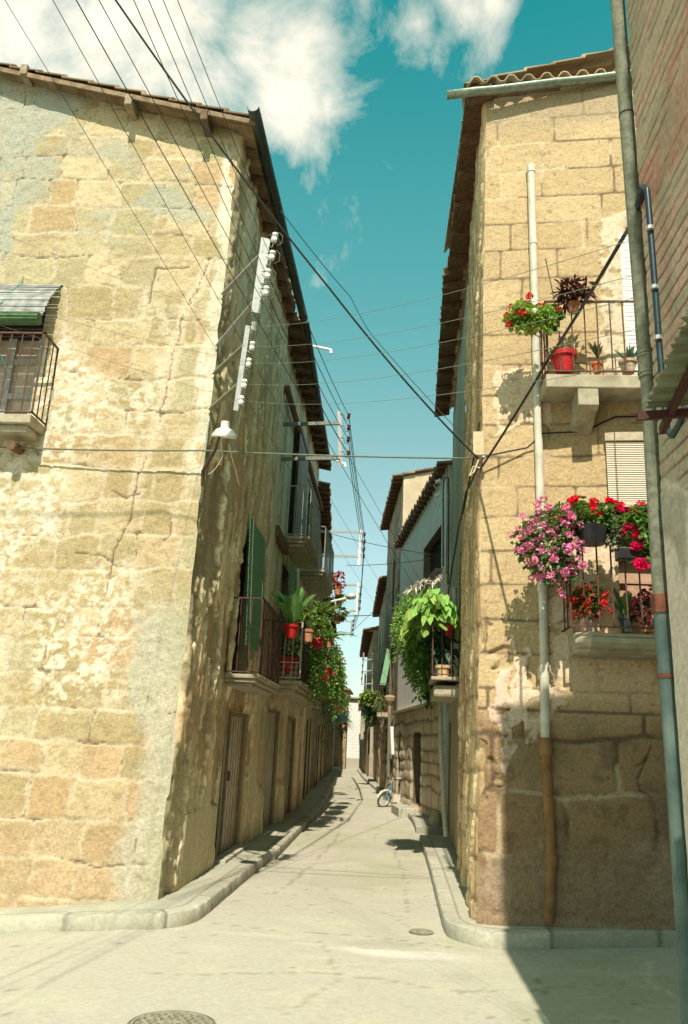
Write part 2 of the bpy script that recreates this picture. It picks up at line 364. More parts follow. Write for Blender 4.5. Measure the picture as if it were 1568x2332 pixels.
def rail(parent,path,z0,z1,sp,r=.008,mat=None,mid=None,name='railing',zoff=0,rr=.013):
    m=MB(); path=[np.array(p,float) for p in path]
    for z,q in ((z1,rr),(z0,rr*.85))+(((mid,rr*.7),) if mid else ()):
        for a,b in zip(path[:-1],path[1:]):
            d=(b-a)/np.linalg.norm(b-a); m.obox([*((a+b)/2),z],[*(d*(np.linalg.norm(b-a)/2+q)),0],[-d[1]*q,d[0]*q,0],[0,0,q*.6])
    for a,b in zip(path[:-1],path[1:]):
        Ln=np.linalg.norm(b-a); k=max(1,int(round(Ln/sp)))
        for i in range(k+1):
            p=a+(b-a)*i/k; rr_=r*1.6 if i in (0,k) else r; m.tube([[*p,z0-.01],[*(p+nr.randn(2)*.002),(z0+z1)/2],[*p,z1]],rr_,6,False)
    return m.build(name,mat or M('rusty_iron',(.09,.045,.035),.7,.3,c2=(.16,.08,.05)),parent)
# ------------------------------------------------------------------ ground and pavements
def gz(x,y):
    w_=1-ss(7.7,9.2,y); return w_*(-.11*np.clip(-2.2-x,0,8)+.045*np.clip(x-1.0,0,6))
gx=np.unique(np.concatenate([[-400,-150,-60,-25,-14],np.arange(-10,-5,.5),np.arange(-5,4,.045),np.arange(4,12,.5),[14,25,60,150,400]]))
gy=np.unique(np.concatenate([[-400,-100,-40,-15],np.arange(-8,4.5,.4),np.arange(4.5,14,.045),np.arange(14,30,.12),np.arange(30,62,.5),[75,120,250,700]]))
X,Y=np.meshgrid(gx,gy)
c=mixc(np.ones(X.shape+(3,))*np.array([.352,.338,.282]),(.31,.31,.225),ss(.35,.7,fbm(X*.8,Y*.35,2,4)))
c=mixc(c,(.385,.375,.29),ss(.5,.66,fbm(X*2.2,Y*3.5,8,4))*.5); c=mixc(c,(.30,.29,.21),ss(.5,.8,fbm(X*14,Y*14,9,4))*.45)
tr=fbm(X*1.1,Y*5,21,4); c=mixc(c,(.52,.505,.455),ss(.47,.66,tr+.12*(fbm(X*7,Y*9,22,4)-.5))*np.exp(-((Y-7.25)/.30)**2)*ss(-1.7,-1.0,X)*ss(1.0,.2,X)*.7)
ck=seg_dist(X,Y+.03*(fbm(X*9,Y*9,5,3)-.5),[(-1.6,7.9),(-.9,7.72),(-.2,7.76),(.5,7.55)]); c=mixc(c,(.2,.19,.15),ss(.012,.004,ck)*.8)
ck=seg_dist(X+.06*(fbm(X*6,Y*6,5,3)-.5),Y,[(2.1,7.2),(1.9,6.6),(2.0,6.2),(2.0,5.7),(2.15,5.2)]); c=mixc(c,(.46,.42,.32),ss(.03,.01,ck)*.7)
c=mixc(c,(.12,.11,.08),ss(.93,.97,vn(X*9,Y*14,31))*.6)
for q,w_,a_ in (([(-1.2,9.5),(-1.0,12),(-.9,15),(-1.0,19)],.010,.6),([(.2,8.6),(.25,11),(.1,14)],.008,.5),([(-1.5,6.2),(-.4,6.5),(.6,6.25),(1.8,6.6)],.008,.55),([(-.6,5.4),(-.3,6.4),(-.5,7.4)],.007,.45),([(.3,8.0),(.0,8.8),(-.6,9.4)],.007,.5)):
    ck=seg_dist(X+.10*(fbm(X*4,Y*4,41,4)-.5),Y+.10*(fbm(X*4,Y*4,43,4)-.5),q); c=mixc(c,(.17,.165,.12),ss(w_*2.2,w_*.6,ck)*a_)
m_=ss(.02,-.02,np.abs(X+.55)-.38+.03*(fbm(X*5,Y*5,45,3)-.5))*ss(.02,-.02,np.abs(Y-10.6)-.55+.03*(fbm(X*5,Y*5,46,3)-.5)); c=mixc(c,(.29,.285,.22),m_*.45)
c=mixc(c,(.25,.24,.17),np.exp(-((Y-7.55)/.12)**2)*ss(.4,.7,fbm(X*2,Y*6,47,4))*.5)
c=mixc(c,(.24,.23,.17),ss(.62,.74,fbm(X*.6,Y*1.6,14,4))*.14)
Zg=gz(X,Y)+.012*(fbm(X*1.2,Y*1.2,3,3)-.5)+.004*(fbm(X*9,Y*9,4,3)-.5)
c=c*np.array([1.06,1.035,1.02])
link('ground',np.stack([X,Y,Zg],-1),grid_faces(len(gx),len(gy)),attr_mat('cement_road',rough=.93,fine=22,amt=.15,bump=.3),None,col=c,kind='structure',loc=(0,8,0))
CEM=lambda:M('cement_kerb',(.36,.345,.27),.92,sc=9,amt=.16,bump=.3)
def zt(p,d=.13): return [p[0],p[1],float(gz(np.array(p[0]),np.array(p[1])))+d]
def pavement(name,outer,inner):
    """outer kerb line and inner wall line: kerb stones with joints and worn edges, cement slabs behind"""
    o=[np.array(p,float) for p in outer]; q=[np.array(p,float) for p in inner]
    for _ in range(2):
        def chk(P):
            r=[P[0]]
            for a,b in zip(P[:-1],P[1:]): r+=[a*.75+b*.25,a*.25+b*.75]
            return r+[P[-1]]
        o,q=chk(o),chk(q)
    O=[];Q=[]
    for i in range(len(o)-1):
        k=max(1,int(np.linalg.norm(o[i+1]-o[i])/(.025 if o[i][1]<17 and abs(o[i][0])<4 else .3)))
        for t in range(k): O.append(o[i]+(o[i+1]-o[i])*t/k); Q.append(q[i]+(q[i+1]-q[i])*t/k)
    O.append(o[-1]); Q.append(q[-1]); O=np.array(O); Q=np.array(Q); n=len(O)
    L_=np.concatenate([[0],np.cumsum(np.linalg.norm(np.diff(O,axis=0),axis=1))]); W_=np.linalg.norm(Q-O,axis=1)[:,None]; D=(Q-O)/W_
    jn=fr(L_/.92+.1); ji=ss(.03,.0,np.minimum(jn,1-jn)); st=np.floor(L_/.92+.1); ed=fbm(L_*9,L_*0,7,4)-.5
    rows=[(-.0,-.12,0),(-.0,.03,0),(-.0,.118,.4),(.007,.129,1),(.035,.13,.5),(.13,.131,0),(.15,.128,0),(.17,.131,0),(.35,.131,0),(9,.131,0)]
    V=np.zeros((len(rows),n,3)); C=np.zeros((len(rows),n,3))
    for r,(dx,dz,ch) in enumerate(rows):
        d=np.minimum(dx,W_[:,0]) if dx<9 else W_[:,0]; P=O+D*(d+ .012*ed*(1 if r<5 else 0)+ji*.012*(r<5))[:,None]
        V[r,:,:2]=P; V[r,:,2]=gz(P[:,0],P[:,1])+dz-.022*ch*ss(.05,.3,ed)+.004*(fbm(P[:,0]*5,P[:,1]*5,3,3)-.5)-.01*ji*(r>1)*(r<7)
        c=np.array([.36,.345,.27])*(.86+.28*h2(st,st*0,5))[:,None] if r<6 else np.ones((n,3))*np.array([.345,.335,.26]); c=c*(.8+.4*fbm(P[:,0]*4,P[:,1]*4+r,9,4))[:,None]; c=c*(1-.62*ji*(r<6))[:,None]
        if r==6: c=c*.6
        if r==0: c=c*.6
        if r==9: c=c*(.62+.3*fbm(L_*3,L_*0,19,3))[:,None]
        C[r]=c
    F=grid_faces(n,len(rows)); V=V.reshape(-1,3); C=C.reshape(-1,3); K=len(rows)
    for e in (0,n-1):
        top=V[[r*n+e for r in range(K)]]; lo=top.copy(); lo[:,2]=-.12; b=len(V); V=np.vstack([V,top,lo]); C=np.vstack([C,np.tile([[.27,.26,.20]],(2*K,1))]); F=np.vstack([F,[(b+r,b+r+1,b+K+r+1,b+K+r) for r in range(K-1)]])
    return link(name,V,F[:,::-1],attr_mat('cement_kerb_stone',rough=.93,fine=30,amt=.22,bump=.5),None,col=C,kind='structure')
a0=atz(322,2127,-.02); a1=atz(238,2132,-.06); a2=atz(0,2134,-.17)
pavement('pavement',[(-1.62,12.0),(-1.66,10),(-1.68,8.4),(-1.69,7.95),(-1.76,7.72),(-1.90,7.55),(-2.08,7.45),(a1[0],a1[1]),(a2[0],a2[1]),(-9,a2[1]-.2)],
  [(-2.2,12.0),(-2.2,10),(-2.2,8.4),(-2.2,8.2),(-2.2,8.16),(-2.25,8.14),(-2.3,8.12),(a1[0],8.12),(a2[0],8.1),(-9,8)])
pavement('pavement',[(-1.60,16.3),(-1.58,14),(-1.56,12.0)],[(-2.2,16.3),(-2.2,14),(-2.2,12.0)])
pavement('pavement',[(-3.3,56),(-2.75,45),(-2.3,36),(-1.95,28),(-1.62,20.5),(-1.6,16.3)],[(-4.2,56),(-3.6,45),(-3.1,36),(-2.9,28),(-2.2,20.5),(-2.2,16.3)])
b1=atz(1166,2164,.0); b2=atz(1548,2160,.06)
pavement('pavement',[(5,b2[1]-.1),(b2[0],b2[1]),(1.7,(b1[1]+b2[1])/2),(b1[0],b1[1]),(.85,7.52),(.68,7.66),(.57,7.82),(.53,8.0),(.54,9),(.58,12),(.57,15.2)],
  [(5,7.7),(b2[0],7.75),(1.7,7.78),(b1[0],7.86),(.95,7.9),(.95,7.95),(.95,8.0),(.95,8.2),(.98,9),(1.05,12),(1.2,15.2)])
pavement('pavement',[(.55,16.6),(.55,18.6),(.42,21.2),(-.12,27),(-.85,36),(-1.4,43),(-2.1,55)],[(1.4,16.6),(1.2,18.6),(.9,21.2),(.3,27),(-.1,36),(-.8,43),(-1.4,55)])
# ------------------------------------------------------------------ walls
WALL=lambda:attr_mat('old_masonry',fine=38,amt=.34,bump=.9)
PLAS=lambda:attr_mat('old_render',fine=26,amt=.30,bump=.8)
IRON=lambda:M('rusty_iron',(.09,.045,.035),.7,.3,c2=(.16,.08,.05)); ZINC=lambda:M('zinc',(.22,.27,.22),.5,.5,c2=(.34,.40,.33)); WOOD=lambda:M('old_wood',(.10,.055,.03),.85,c2=(.19,.11,.06)); PALEWOOD=lambda:M('grey_wood',(.26,.20,.13),.85,c2=(.36,.30,.21)); DARK=lambda:M('dark_opening',(.02,.015,.012),.9); PORC=lambda:M('porcelain',(.75,.75,.70),.25,amt=.06,bump=0); BROWNI=lambda:M('brown_porcelain',(.11,.03,.02),.3); GALV=lambda:M('galvanised',(.33,.34,.32),.5,.4,amt=.15); CASTI=lambda:M('fibre_cement',(.135,.14,.095),.9,sc=30,c2=(.21,.215,.15),bump=.4)  # DARK paints the unlit rooms behind openings near-black
SIL=lambda:M('stone_slab',(.33,.29,.20),.9,sc=7,c2=(.44,.39,.28),bump=.5)
# ---- corner house on the left
def FLuz(px,py):
    d=ray(px,py); n=np.array([.03,-1,0]); o=np.array([-2.13,8.07,0]); P=CO+d*np.dot(n,o-CO)/np.dot(n,d); return ((o-P)[0],P[2])
def FRuz(px,py):
    d=ray(px,py); n=np.array([-.075,-.997,0]); o=np.array([.8,7.82,0]); P=CO+d*np.dot(n,o-CO)/np.dot(n,d); return ((P-o)[0]/.997,P[2])
crack=[FLuz(*p) for p in [(462,600),(445,640),(436,668),(405,705),(398,760),(385,800),(376,855),(368,905),(350,950),(338,1010),(322,1050),(308,1080),(300,1130)]]
crack2=[FLuz(*p) for p in [(383,1180),(381,1218),(365,1232)]]
crack3=[FLuz(*p) for p in [(300,1118),(290,1190),(255,1250),(240,1350)]]
hcr=[[FLuz(*p) for p in q] for q in ([(170,1960),(215,1975),(285,1972)],[(330,690),(345,612),(420,610)],[(250,1118),(280,1135),(310,1122)],[(170,2160-900),(230,1265),(260,1290)])]
def fnA(U,Z):
    dd,b=stones(U,Z,3,(.31,.41),(.30,.62),wob=.05); r=h2(b,b*.7,1); f=fbm(U*14,Z*14,3,4); g=fbm(U*2.2,Z*2.2,9,4)
    c=np.ones(U.shape+(3,))*np.array([.36,.285,.15]); c=mixc(c,(.50,.405,.25),ss(.15,.95,r)); c=mixc(c,(.43,.29,.16),ss(.8,.95,h2(b,b,4))*.7); c=mixc(c,(.36,.33,.20),ss(.75,.9,h2(b,b,14))*.6); c=mixc(c,(.36,.30,.18),ss(.6,.75,g)*.45)
    lowr=ss(1.1,.5,Z+.3*(g-.5)); c=mixc(c,(.43,.28,.17),lowr*.5)
    jw=.012+.035*ss(.4,.7,fbm(U*1.5,Z*1.5,17,3)); j=1-ss(jw*.5,jw*.5+.02,dd+.03*(f-.5)); c=mixc(c,(.50,.41,.28),j*.85)
    c=mixc(c,(.30,.22,.12),ss(.55,.72,fbm(U*6,Z*6,26,4))*.35); dis=.013*ss(.002,.022,dd)*(h2(b,b*.3,7)*1.4-.2)+.020*(f-.5)+.012*(g-.5)-.006*ss(.55,.8,fbm(U*5,Z*9,23,4))+.008*(fbm(U*34,Z*34,24,3)-.5)
    # grey render high up on the left
    m=ss(-.15,.15,(U-2.15)+(Z-8.5)*.42+1.6*(fbm(U*2.2,Z*2.2,33,5,.6)-.5)); m=np.maximum(m,ss(.54,.64,fbm(U*1.2+3,Z*2.2,35,4))*ss(7.0,7.5,Z)*ss(9,8.4,Z)*.8); m*=ss(6.6,7.2,Z+.5*(g-.5))
    c=mixc(c,(.33,.335,.27),m*(.6+.35*ss(.35,.6,g))); dis=dis*(1-m)+m*(.012+.035*(fbm(U*9,Z*9,41,5,.6)-.5))
    # lime bloom
    lw=ss(.34,.55,fbm(U*1.1,Z*.8,51,3))*ss(.2,.9,U)*ss(6.8,6.0,Z)*ss(1.2,1.8,Z)+.8*ss(1.2,2.4,U)*ss(4.6,3.4,Z)*ss(.9,1.6,Z)
    c=mixc(c,(.62,.56,.44),np.clip(lw,0,1)*ss(.47,.6,fbm(U*13,Z*16,53,4,.65)+.08*g)*.9)
    # pale cement strip by the corner
    m=ss(.10,-.10,U-.36-.25*ss(1.2,2.8,Z)*ss(3.4,2.4,Z)+.5*(fbm(U*2.5,Z*2.5,61,4)-.5))*ss(3.3,2.9,Z+.3*g)
    c=mixc(c,(.40,.385,.30),m*.75); dis=dis*(1-m)+m*(.010+.024*(f-.5))
    m=ss(.22,.1,U+.3*(fbm(U*3,Z*2,63,4)-.5))*ss(3.5,5,Z)*ss(.45,.55,fbm(U*4,Z*2.2,65,3)); c=mixc(c,(.66,.60,.48),m*.8)
    wb=(fbm(U*12,Z*12,71,3)-.5)*.05
    d=seg_dist(U+wb,Z+wb,crack); bd=ss(.10,.04,d+.08*(f-.5)); c=mixc(c,(.58,.47,.34),bd*.7); k=ss(.009,.003,d)*ss(.38,.5,fbm(U*3,Z*3,78,3))
    for q in [crack2,crack3]+hcr: k=np.maximum(k,ss(.010,.004,seg_dist(U+wb*.6,Z+wb*.6,q)))
    k=np.maximum(k,ss(.007,.002,dd)*ss(.57,.66,fbm(U*2.2,Z*5,77,3))*.85)
    c=mixc(c,(.14,.08,.04),k*.85); dis=dis-k*.02
    c=mixc(c,(.33,.33,.20),ss(.3,.05,U)*ss(.4,.6,g)*.35)
    sp=ss(.68,.78,fbm(U*18,Z*24,79,3)); c=mixc(c,(.24,.17,.09),sp*.4)
    dis=dis*.72*ss(0,.05,U)
    return c,dis
CJ=lambda Z:.022*(fbm(Z*3.1,Z*0+2,81,4)-.5)-.02*ss(.62,.75,vn(Z*2.3,Z*0+5,83))
def wpA(U,Z):
    o=np.zeros(U.shape+(3,)); o[...,0]=.0105*Z*(1-ss(0,2.5,U))+CJ(Z)*(1-ss(0,.12,U)); return o
HA=thing('stone_house','tall ochre stone corner house on the left with a cracked sunlit front','house',(-2.13,8.07,0))
dA=[FLuz(95,765)[0],5.05]   # balcony door of the sunlit front
holeA=[(dA[0],3.05,4.80,6.62)]
wall('wall',HA,WALL(),(-2.13,8.07,0),(-1,-.03,0),(.03,-1,0),np.unique(np.concatenate([coords(0,3.6,.015,(dA[0],3.05)),np.arange(3.6,8,.2)])),coords(-.4,10.6,.016,(4.80,6.62)),fnA,holeA,topf=lambda u:8.93+.26*u,warp=wpA,rev=(.5,.42,.3),revd=.3)
def fnAs(U,Z):
    f=fbm(U*9,Z*9,103,5,.6); st=fbm(U*5,Z*.9,105,5,.6); g=fbm(U*1.1,Z*.55,107,4)
    c=np.ones(U.shape+(3,))*np.array([.50,.42,.25]); c=mixc(c,(.36,.29,.17),ss(.4,.65,st)*.7); c=mixc(c,(.58,.52,.35),ss(.52,.7,fbm(U*3,Z*.8,109,4))*.7); c=mixc(c,(.42,.25,.12),ss(.6,.75,fbm(U*2.2,Z*.6,111,3))*.55)
    c=mixc(c,(.50,.50,.38),ss(6.2,7.2,Z+1.5*(g-.5))*ss(.5,.9,U)*.9)
    pe=fbm(U*2.6,Z*.75,113,5,.55)+.05*(f-.5); p=ss(.485,.505,pe)*ss(7,5.5,Z+U); c=mixc(c,(.27,.215,.12),p*.8); dis=.045*(1-p)+.05*(f-.5)+.055*(st-.5)+.01*(fbm(U*26,Z*9,106,3)-.5)
    p2=ss(.57,.585,fbm(U*3.5,Z*1.0,117,5)); p2=p2*ss(.2,.5,Z); dis=dis-.03*p2; c=mixc(c,(.30,.24,.14),p2*.6); c=mixc(c,(.80,.72,.52),ss(.455,.475,pe)*(1-ss(.485,.5,pe))*ss(.4,.5,fbm(U*6,Z*2,123,3))); sk=ss(.60,.66,fbm(U*8,Z*1.9,125,5,.6)); c=mixc(c,(.72,.64,.44),sk*.6); dk=ss(.58,.64,fbm(U*5+5,Z*1.5,127,5,.6)); c=mixc(c,(.20,.16,.09),dk*.5); dis=dis-.02*dk  # cream peel edges and pale streaks put raking sunlight into the colour
    gr=ss(.42,.2,U+.25*(f-.5)); c=mixc(c,(.18,.17,.09),gr*ss(.4,.55,fbm(U*4,Z*1.2,119,4))*.7); dis=dis+gr*.025*(fbm(U*14,Z*6,121,4)-.5)
    c=mixc(c,(.14,.15,.06),ss(.25,.05,U)*ss(2.5,4,Z)*ss(6.5,5.5,Z)*.7)
    for q in ([(.55,7.9),(.62,6.6),(.8,5.9),(.9,4.8)],[(1.9,6.6),(2.0,5.4),(2.3,4.7)],[(2.9,5.6),(2.95,5.0),(2.85,4.7)]):
        k=ss(.02,.006,seg_dist(U+.08*(f-.5),Z,q)); c=mixc(c,(.06,.05,.03),k*.8); dis=dis-.02*k
    # plinth of cement near the foot
    m=ss(.55,.58,U)*ss(2.2,2.18,U)*ss(.86,.84,Z); c=mixc(c,(.36,.35,.23),m*.8); dis=dis*(1-m)+m*(.05+.006*(f-.5))
    m=ss(1.2,1.15,Z+.4*(g-.5))*(1-m); c=mixc(c,(.33,.31,.19),m*.5)
    c=(c*.8+c.mean(-1,keepdims=True)*.2)*np.array([1.42,1.32,1.2]); return c,dis*ss(0,.05,U)
def wpAs(U,Z):
    o=np.zeros(U.shape+(3,)); o[...,0]=.0105*Z+CJ(Z)*(1-ss(0,.12,U)); return o
doorA=(2.42,4.1,.12,1.97); balA=(2.45,3.6,2.42,4.45)
wall('wall',HA,PLAS(),(-2.13,8.07,0),(0,1,0),(1,0,0),coords(0,4.55,.03,(2.42,4.1,2.35,3.75)),coords(-.1,9.0,.026,(.12,1.97,2.42,4.55)),fnAs,[doorA,balA],warp=wpAs,rev=(.36,.3,.19),revd=.14)
# unseen sides
MB().quad((-2.3,12.62,0),(-10.1,12.62,0),(-10.1,12.62,8.5),(-6.2,12.62,9.85),(-2.3,12.62,8.8)).quad((-10.1,7.83,0),(-10.1,12.62,0),(-10.1,12.62,8.5),(-10.1,7.83,8.5)).build('wall',PALEWOOD(),HA)
MB().quad((-10.13,7.80,-.4),(-10.13,7.80,8.6),(-10.12,7.86,8.6),(-10.12,7.86,-.4)).build('wall',PALEWOOD(),HA)
tiles('roof',HA,(-1.83,7.78,8.83),(0,1,0),(-1,0,.255),4.85,6.0,seed=3)
m=MB()                                                            # boards under the verge and eave
m.obox((-5.0,7.92,9.585),(-3.15,0,.803),(0,.10,0),(0,0,.02)); m.obox((-5.0,7.80,9.545),(-3.2,0,.816),(0,.012,0),(0,0,.032)); m.obox((-1.98,10.2,8.80),(.13,0,-.03),(0,2.3,0),(0,0,.015))
m.build('verge_board',M('verge_wood',(.14,.085,.045),.85,c2=(.30,.22,.13),sc=7),HA)
for px,py,ln in ((72,188,.3),(308,262,.33),(477,300,.33)):
    u,z=FLuz(px,py); x=-2.13-u; MB().obox((x,7.93,z-.01),(.045,0,0),(0,.17,0),(0,0,.075)).build('roof_beam',PALEWOOD() if px<400 else WOOD(),HA,bev=.01)
m=MB()
for k in range(9): m.obox((-1.97,8.3+.5*k,8.72),(.13,0,-.03),(0,.04,0),(0,0,.05))
m.each('rafter_end',WOOD(),HA)
def gutter(name,parent,p0,p1,r,mat,joints=3):
    p0,p1=np.array(p0,float),np.array(p1,float); d=(p1-p0)/np.linalg.norm(p1-p0); s=np.cross(d,[0,0,1.]); s/=np.linalg.norm(s); n=12; V=[];F=[]
    K=10
    for k in range(K+1):
        c=p0+(p1-p0)*k/K+np.array([0,0,.006*math.sin(k*2.1)])
        for j in range(n+1):
            a=PI+PI*j/n; V.append(c+s*r*math.cos(a)+np.array([0,0,1.])*r*math.sin(a))
    for k in range(K):
        for j in range(n): F.append((k*(n+1)+j,k*(n+1)+j+1,(k+1)*(n+1)+j+1,(k+1)*(n+1)+j))
    o=link(name,np.array(V),np.array(F),mat,parent,smooth=True); md=o.modifiers.new('s','SOLIDIFY'); md.thickness=.008
    for k in range(joints+1):
        m=MB(); c=p0+(p1-p0)*(k+.15)/(joints+.3); pts=[c+s*(r+.006)*math.cos(a)+np.array([0,0,1.])*(r+.006)*math.sin(a) for a in np.linspace(PI,2*PI,9)]; m.tube(pts,.009,5); m.build('gutter_bracket',mat,o)
    return o
gutter('gutter',HA,(-1.80,7.62,8.80),(-1.70,12.5,8.80),.065,M('dark_zinc',(.045,.055,.05),.5,.4),6)
# front balcony with its door
sx0=FLuz(102,983)[0]; slabx=-2.13-sx0; yf=7.655
m=MB(); m.box((-5.6,yf,4.74),(slabx,8.05,4.84)).box((-5.6,yf+.06,4.66),(slabx-.05,8.05,4.735)); B=m.build('balcony',SIL(),HA,bev=.008)
x0=slabx+.005; rail(B,[(-5.6,yf-.0),(x0,yf),(x0,8.02)],4.86,5.80,.12,.007)
MB().tube([(-3.99+.14*-1,8.02,4.55),(-4.13,7.78,4.53)],[.05,.055],8).build('corbel',WOOD(),B)
hx=-2.13-3.05; dx=-2.13-dA[0]
m=MB(); m.box((hx,8.30,4.8),(dx+.0,8.34,6.62)); D=m.build('door',M('weathered_beige',(.46,.36,.28),.8,c2=(.60,.50,.42),sc=6),HA)
m=MB()
for xx in (hx+.02,-4.62,dx-.14): m.box((xx,8.25,4.8),(xx+.10,8.31,6.6))
for zz in (4.82,5.28,5.72,6.1): m.box((hx,8.26,zz),(dx,8.308,zz+.07))
m.build('door_frame',M('pale_grey_wood',(.38,.36,.34),.8,c2=(.5,.48,.46)),D)
MB().box((hx,8.24,6.05),(dx,8.296,6.6)).build('glass_pane',DARK(),D)
# reed blind hung out over the rail
xa,za=-2.13-FLuz(145,645)[0],FLuz(145,645)[1]
m=MB(); P0=np.array([-5.7,8.03,za+.0]); n_s=34
def blind_pt(t,x): 
    y=8.03-.33*t-.05*math.sin(PI*t); z=za-.60*t; return np.array([x,y,z])
for i in range(n_s):
    t=(i+.5)/n_s; p=blind_pt(t,0); q=blind_pt(t+.5/n_s,0)-p; rx=xa-.015*nr.rand()-.015*t
    m.obox(((rx-5.7)/2,p[1],p[2]+.004*nr.randn()),((rx+5.7)/2,0,.004*nr.randn()),q*.93,np.cross([1,0,0],q/np.linalg.norm(q))*.004)
BL=m.build('blind',M('grey_reed',(.20,.21,.20),.85,sc=9,c2=(.38,.38,.36)),HA)
pe=blind_pt(1.04,0); rg=[]
for k in range(4):
    a=k*1.6; rg.append((.075-.014*k,k))
m=MB(); pts=[(-5.7,pe[1]-.02,pe[2]-.04),(xa-.04,pe[1]-.02,pe[2]-.04)]
m.tube(pts,.068,14); 
for k in range(12):
    a=k*PI/6; m.tube([(-5.7,pe[1]-.02+.068*math.cos(a),pe[2]-.04+.068*math.sin(a)),(xa-.03-.02*nr.rand(),pe[1]-.02+.068*math.cos(a),pe[2]-.04+.068*math.sin(a))],.008,5)
m.build('blind_roll',M('green_reed',(.045,.10,.04),.8,sc=16,c2=(.10,.18,.08)),BL)
m=MB(); xr=-2.13-FLuz(52,640)[0]; m.tube([(xr,8.0,za+.09),(xr,7.99,za),blind_pt(.3,xr-.03)+[0,-.012,0],blind_pt(.7,xr-.06)+[0,-.012,0],blind_pt(1.0,xr-.09)+[0,-.09,0],(xr-.05,7.72,5.75),(xr+.1,7.9,5.4)],.005,5); m.build('cord',M('turquoise_cord',(.05,.30,.24),.6),BL)
# street side openings of the corner house
MB().box((-2.22,8.07+2.98,.12),(-2.19,8.07+4.1,1.97)).build('door',M('patched_door',(.46,.36,.25),.85,sc=4,c2=(.58,.52,.43)),HA)
MB().box((-2.60,8.07+2.42,.12),(-2.56,8.07+4.1,1.97)).build('door_gap_shade',DARK(),HA)  # dark sheet standing in for the shade beside the near jamb
MB().box((-2.16,10.52,.10),(-1.98,12.15,.17)).build('threshold',CEM(),HA,bev=.01)
MB().box((-2.28,8.07+2.45,2.42),(-2.24,8.07+3.6,4.45)).build('balcony_door',DARK(),HA)
def reed(parent,x,y0,y1,z0,z1,mat,tilt=.10,sp=.034,name='blind',bulge=.05):
    m=MB(); n=int((z1-z0)/sp)
    for i in range(n):
        t=(i+.5)/n; z=z1-(z1-z0)*t; xx=x+tilt*t+bulge*math.sin(PI*t); m.obox((xx,(y0+y1)/2,z),(0,0,sp*.0)if 0 else (.003,0,0),(0,(y1-y0)/2,.004*nr.randn()),(.004,0,sp*.40))
    o=m.build(name,mat,parent)
    for yy in (y0+.15*(y1-y0),y0+.85*(y1-y0)):
        MB().tube([(x+.01+tilt*t+bulge*math.sin(PI*t),yy,z1-(z1-z0)*t) for t in np.linspace(0,1,7)],.004,4).build('blind_cord',GALV(),o)
    return o
GRN=lambda:M('green_slat',(.08,.27,.14),.5,sc=20,c2=(.14,.38,.20))
reed(HA,-1.985,10.42,11.8,2.80,4.55,GRN(),tilt=.07,bulge=.0,sp=.045)
def street_balcony(parent,wx,ox,y0,y1,z,h,mat,sp=.11,th=.10,mold=True,mid=None,lab=None,r=.007,slabm=None):
    s=1 if ox>wx else -1
    m=MB().box((wx,y0,z-th*.5),(ox,y1,z))
    if mold: m.box((wx,y0+.03,z-th),(ox-s*.04,y1-.03,z-th*.52)); m.box((wx,y0+.08,z-th*1.5),(ox-s*.10,y1-.08,z-th*1.02))
    b=m.build('balcony',slabm or SIL(),parent,bev=.01); 
    if lab: b['label']=lab
    rail(b,[(wx,y0+.02),(ox-s*.02,y0+.02),(ox-s*.02,y1-.02),(wx,y1-.02)],z+.03,z+h,sp,r,mat,mid); return b
street_balcony(HA,-2.10,-1.66,10.12,12.05,2.40,.97,M('brown_iron',(.07,.03,.03),.7,.2,c2=(.13,.06,.05)),sp=.125,r=.008)
# ---- second house on the left
HB=thing('plastered_house','grey plastered house on the left with two upper iron balconies and a flowery one','house',(-2.1,16,0))
def fnB(U,Z):
    f=fbm(U*7,Z*7,203,5,.6); st=fbm(U*3,Z*.7,205,5,.6); g=fbm(U*.8,Z*.4,207,4)
    up=ss(3.6,4.6,Z+1.2*(g-.5)); c=np.ones(U.shape+(3,))*np.array([.52,.43,.26]); c=mixc(c,(.52,.53,.40),up*.9); c=mixc(c,(.36,.30,.18),ss(.45,.7,st)*.6); c=mixc(c,(.40,.22,.11),ss(.62,.72,fbm(U*1.5,Z*.5,209,4))*.5*(1-up*.7)); c=mixc(c,(.58,.53,.38),ss(.55,.7,fbm(U*2,Z*.6,211,3))*.5)
    sk=ss(.58,.64,fbm(U*6,Z*.6,215,4)); c=mixc(c,(.70,.64,.46),sk*.55); dk=ss(.60,.66,fbm(U*5+5,Z*.5,217,4)); c=mixc(c,(.16,.12,.07),dk*.6); pb=ss(.50,.52,fbm(U*2.0,Z*.6,213,5)+.05*(f-.5))*ss(5,3.5,Z); c=mixc(c,(.30,.22,.12),pb*.6); dis=.04*(f-.5)+.055*(st-.5)-.035*pb  # pale streaks painted as if sunlight grazed the render
    for a,b,dd in ((.15,.75,.03),(3.6,3.9,.04)):
        m=ss(a-.02,a,U)*ss(b+.02,b,U); dis=dis+m*dd; c=mixc(c,(.5,.48,.36),m*.5)
    m=ss(.88,.86,Z)*((U>.9)&(U<1.4)|(U>3.1)&(U<4.3)); dis=dis+m*.05; c=mixc(c,(.40,.36,.22),m*.6)
    c=mixc(c,(.50,.47,.34),ss(2.0,2.15,Z)*ss(2.6,2.4,Z)*.5)
    for q in ([(1.2,7.2),(1.25,5.9),(1.1,4.4)],[(.2,6.9),(.3,5)]):
        k=ss(.02,.008,seg_dist(U+.1*(f-.5),Z,q)); c=mixc(c,(.08,.06,.04),k*.7)
    c=(c*.8+c.mean(-1,keepdims=True)*.2)*np.array([1.38,1.28,1.16]); return c,dis
HBh=[(1.4,3.0,.12,2.15),(4.3,5.7,.12,2.1),(2.05,3.2,2.66,4.85),(2.45,4.2,5.42,8.0),(5.7,7.0,5.42,7.5),(5.3,6.5,2.66,4.7)]
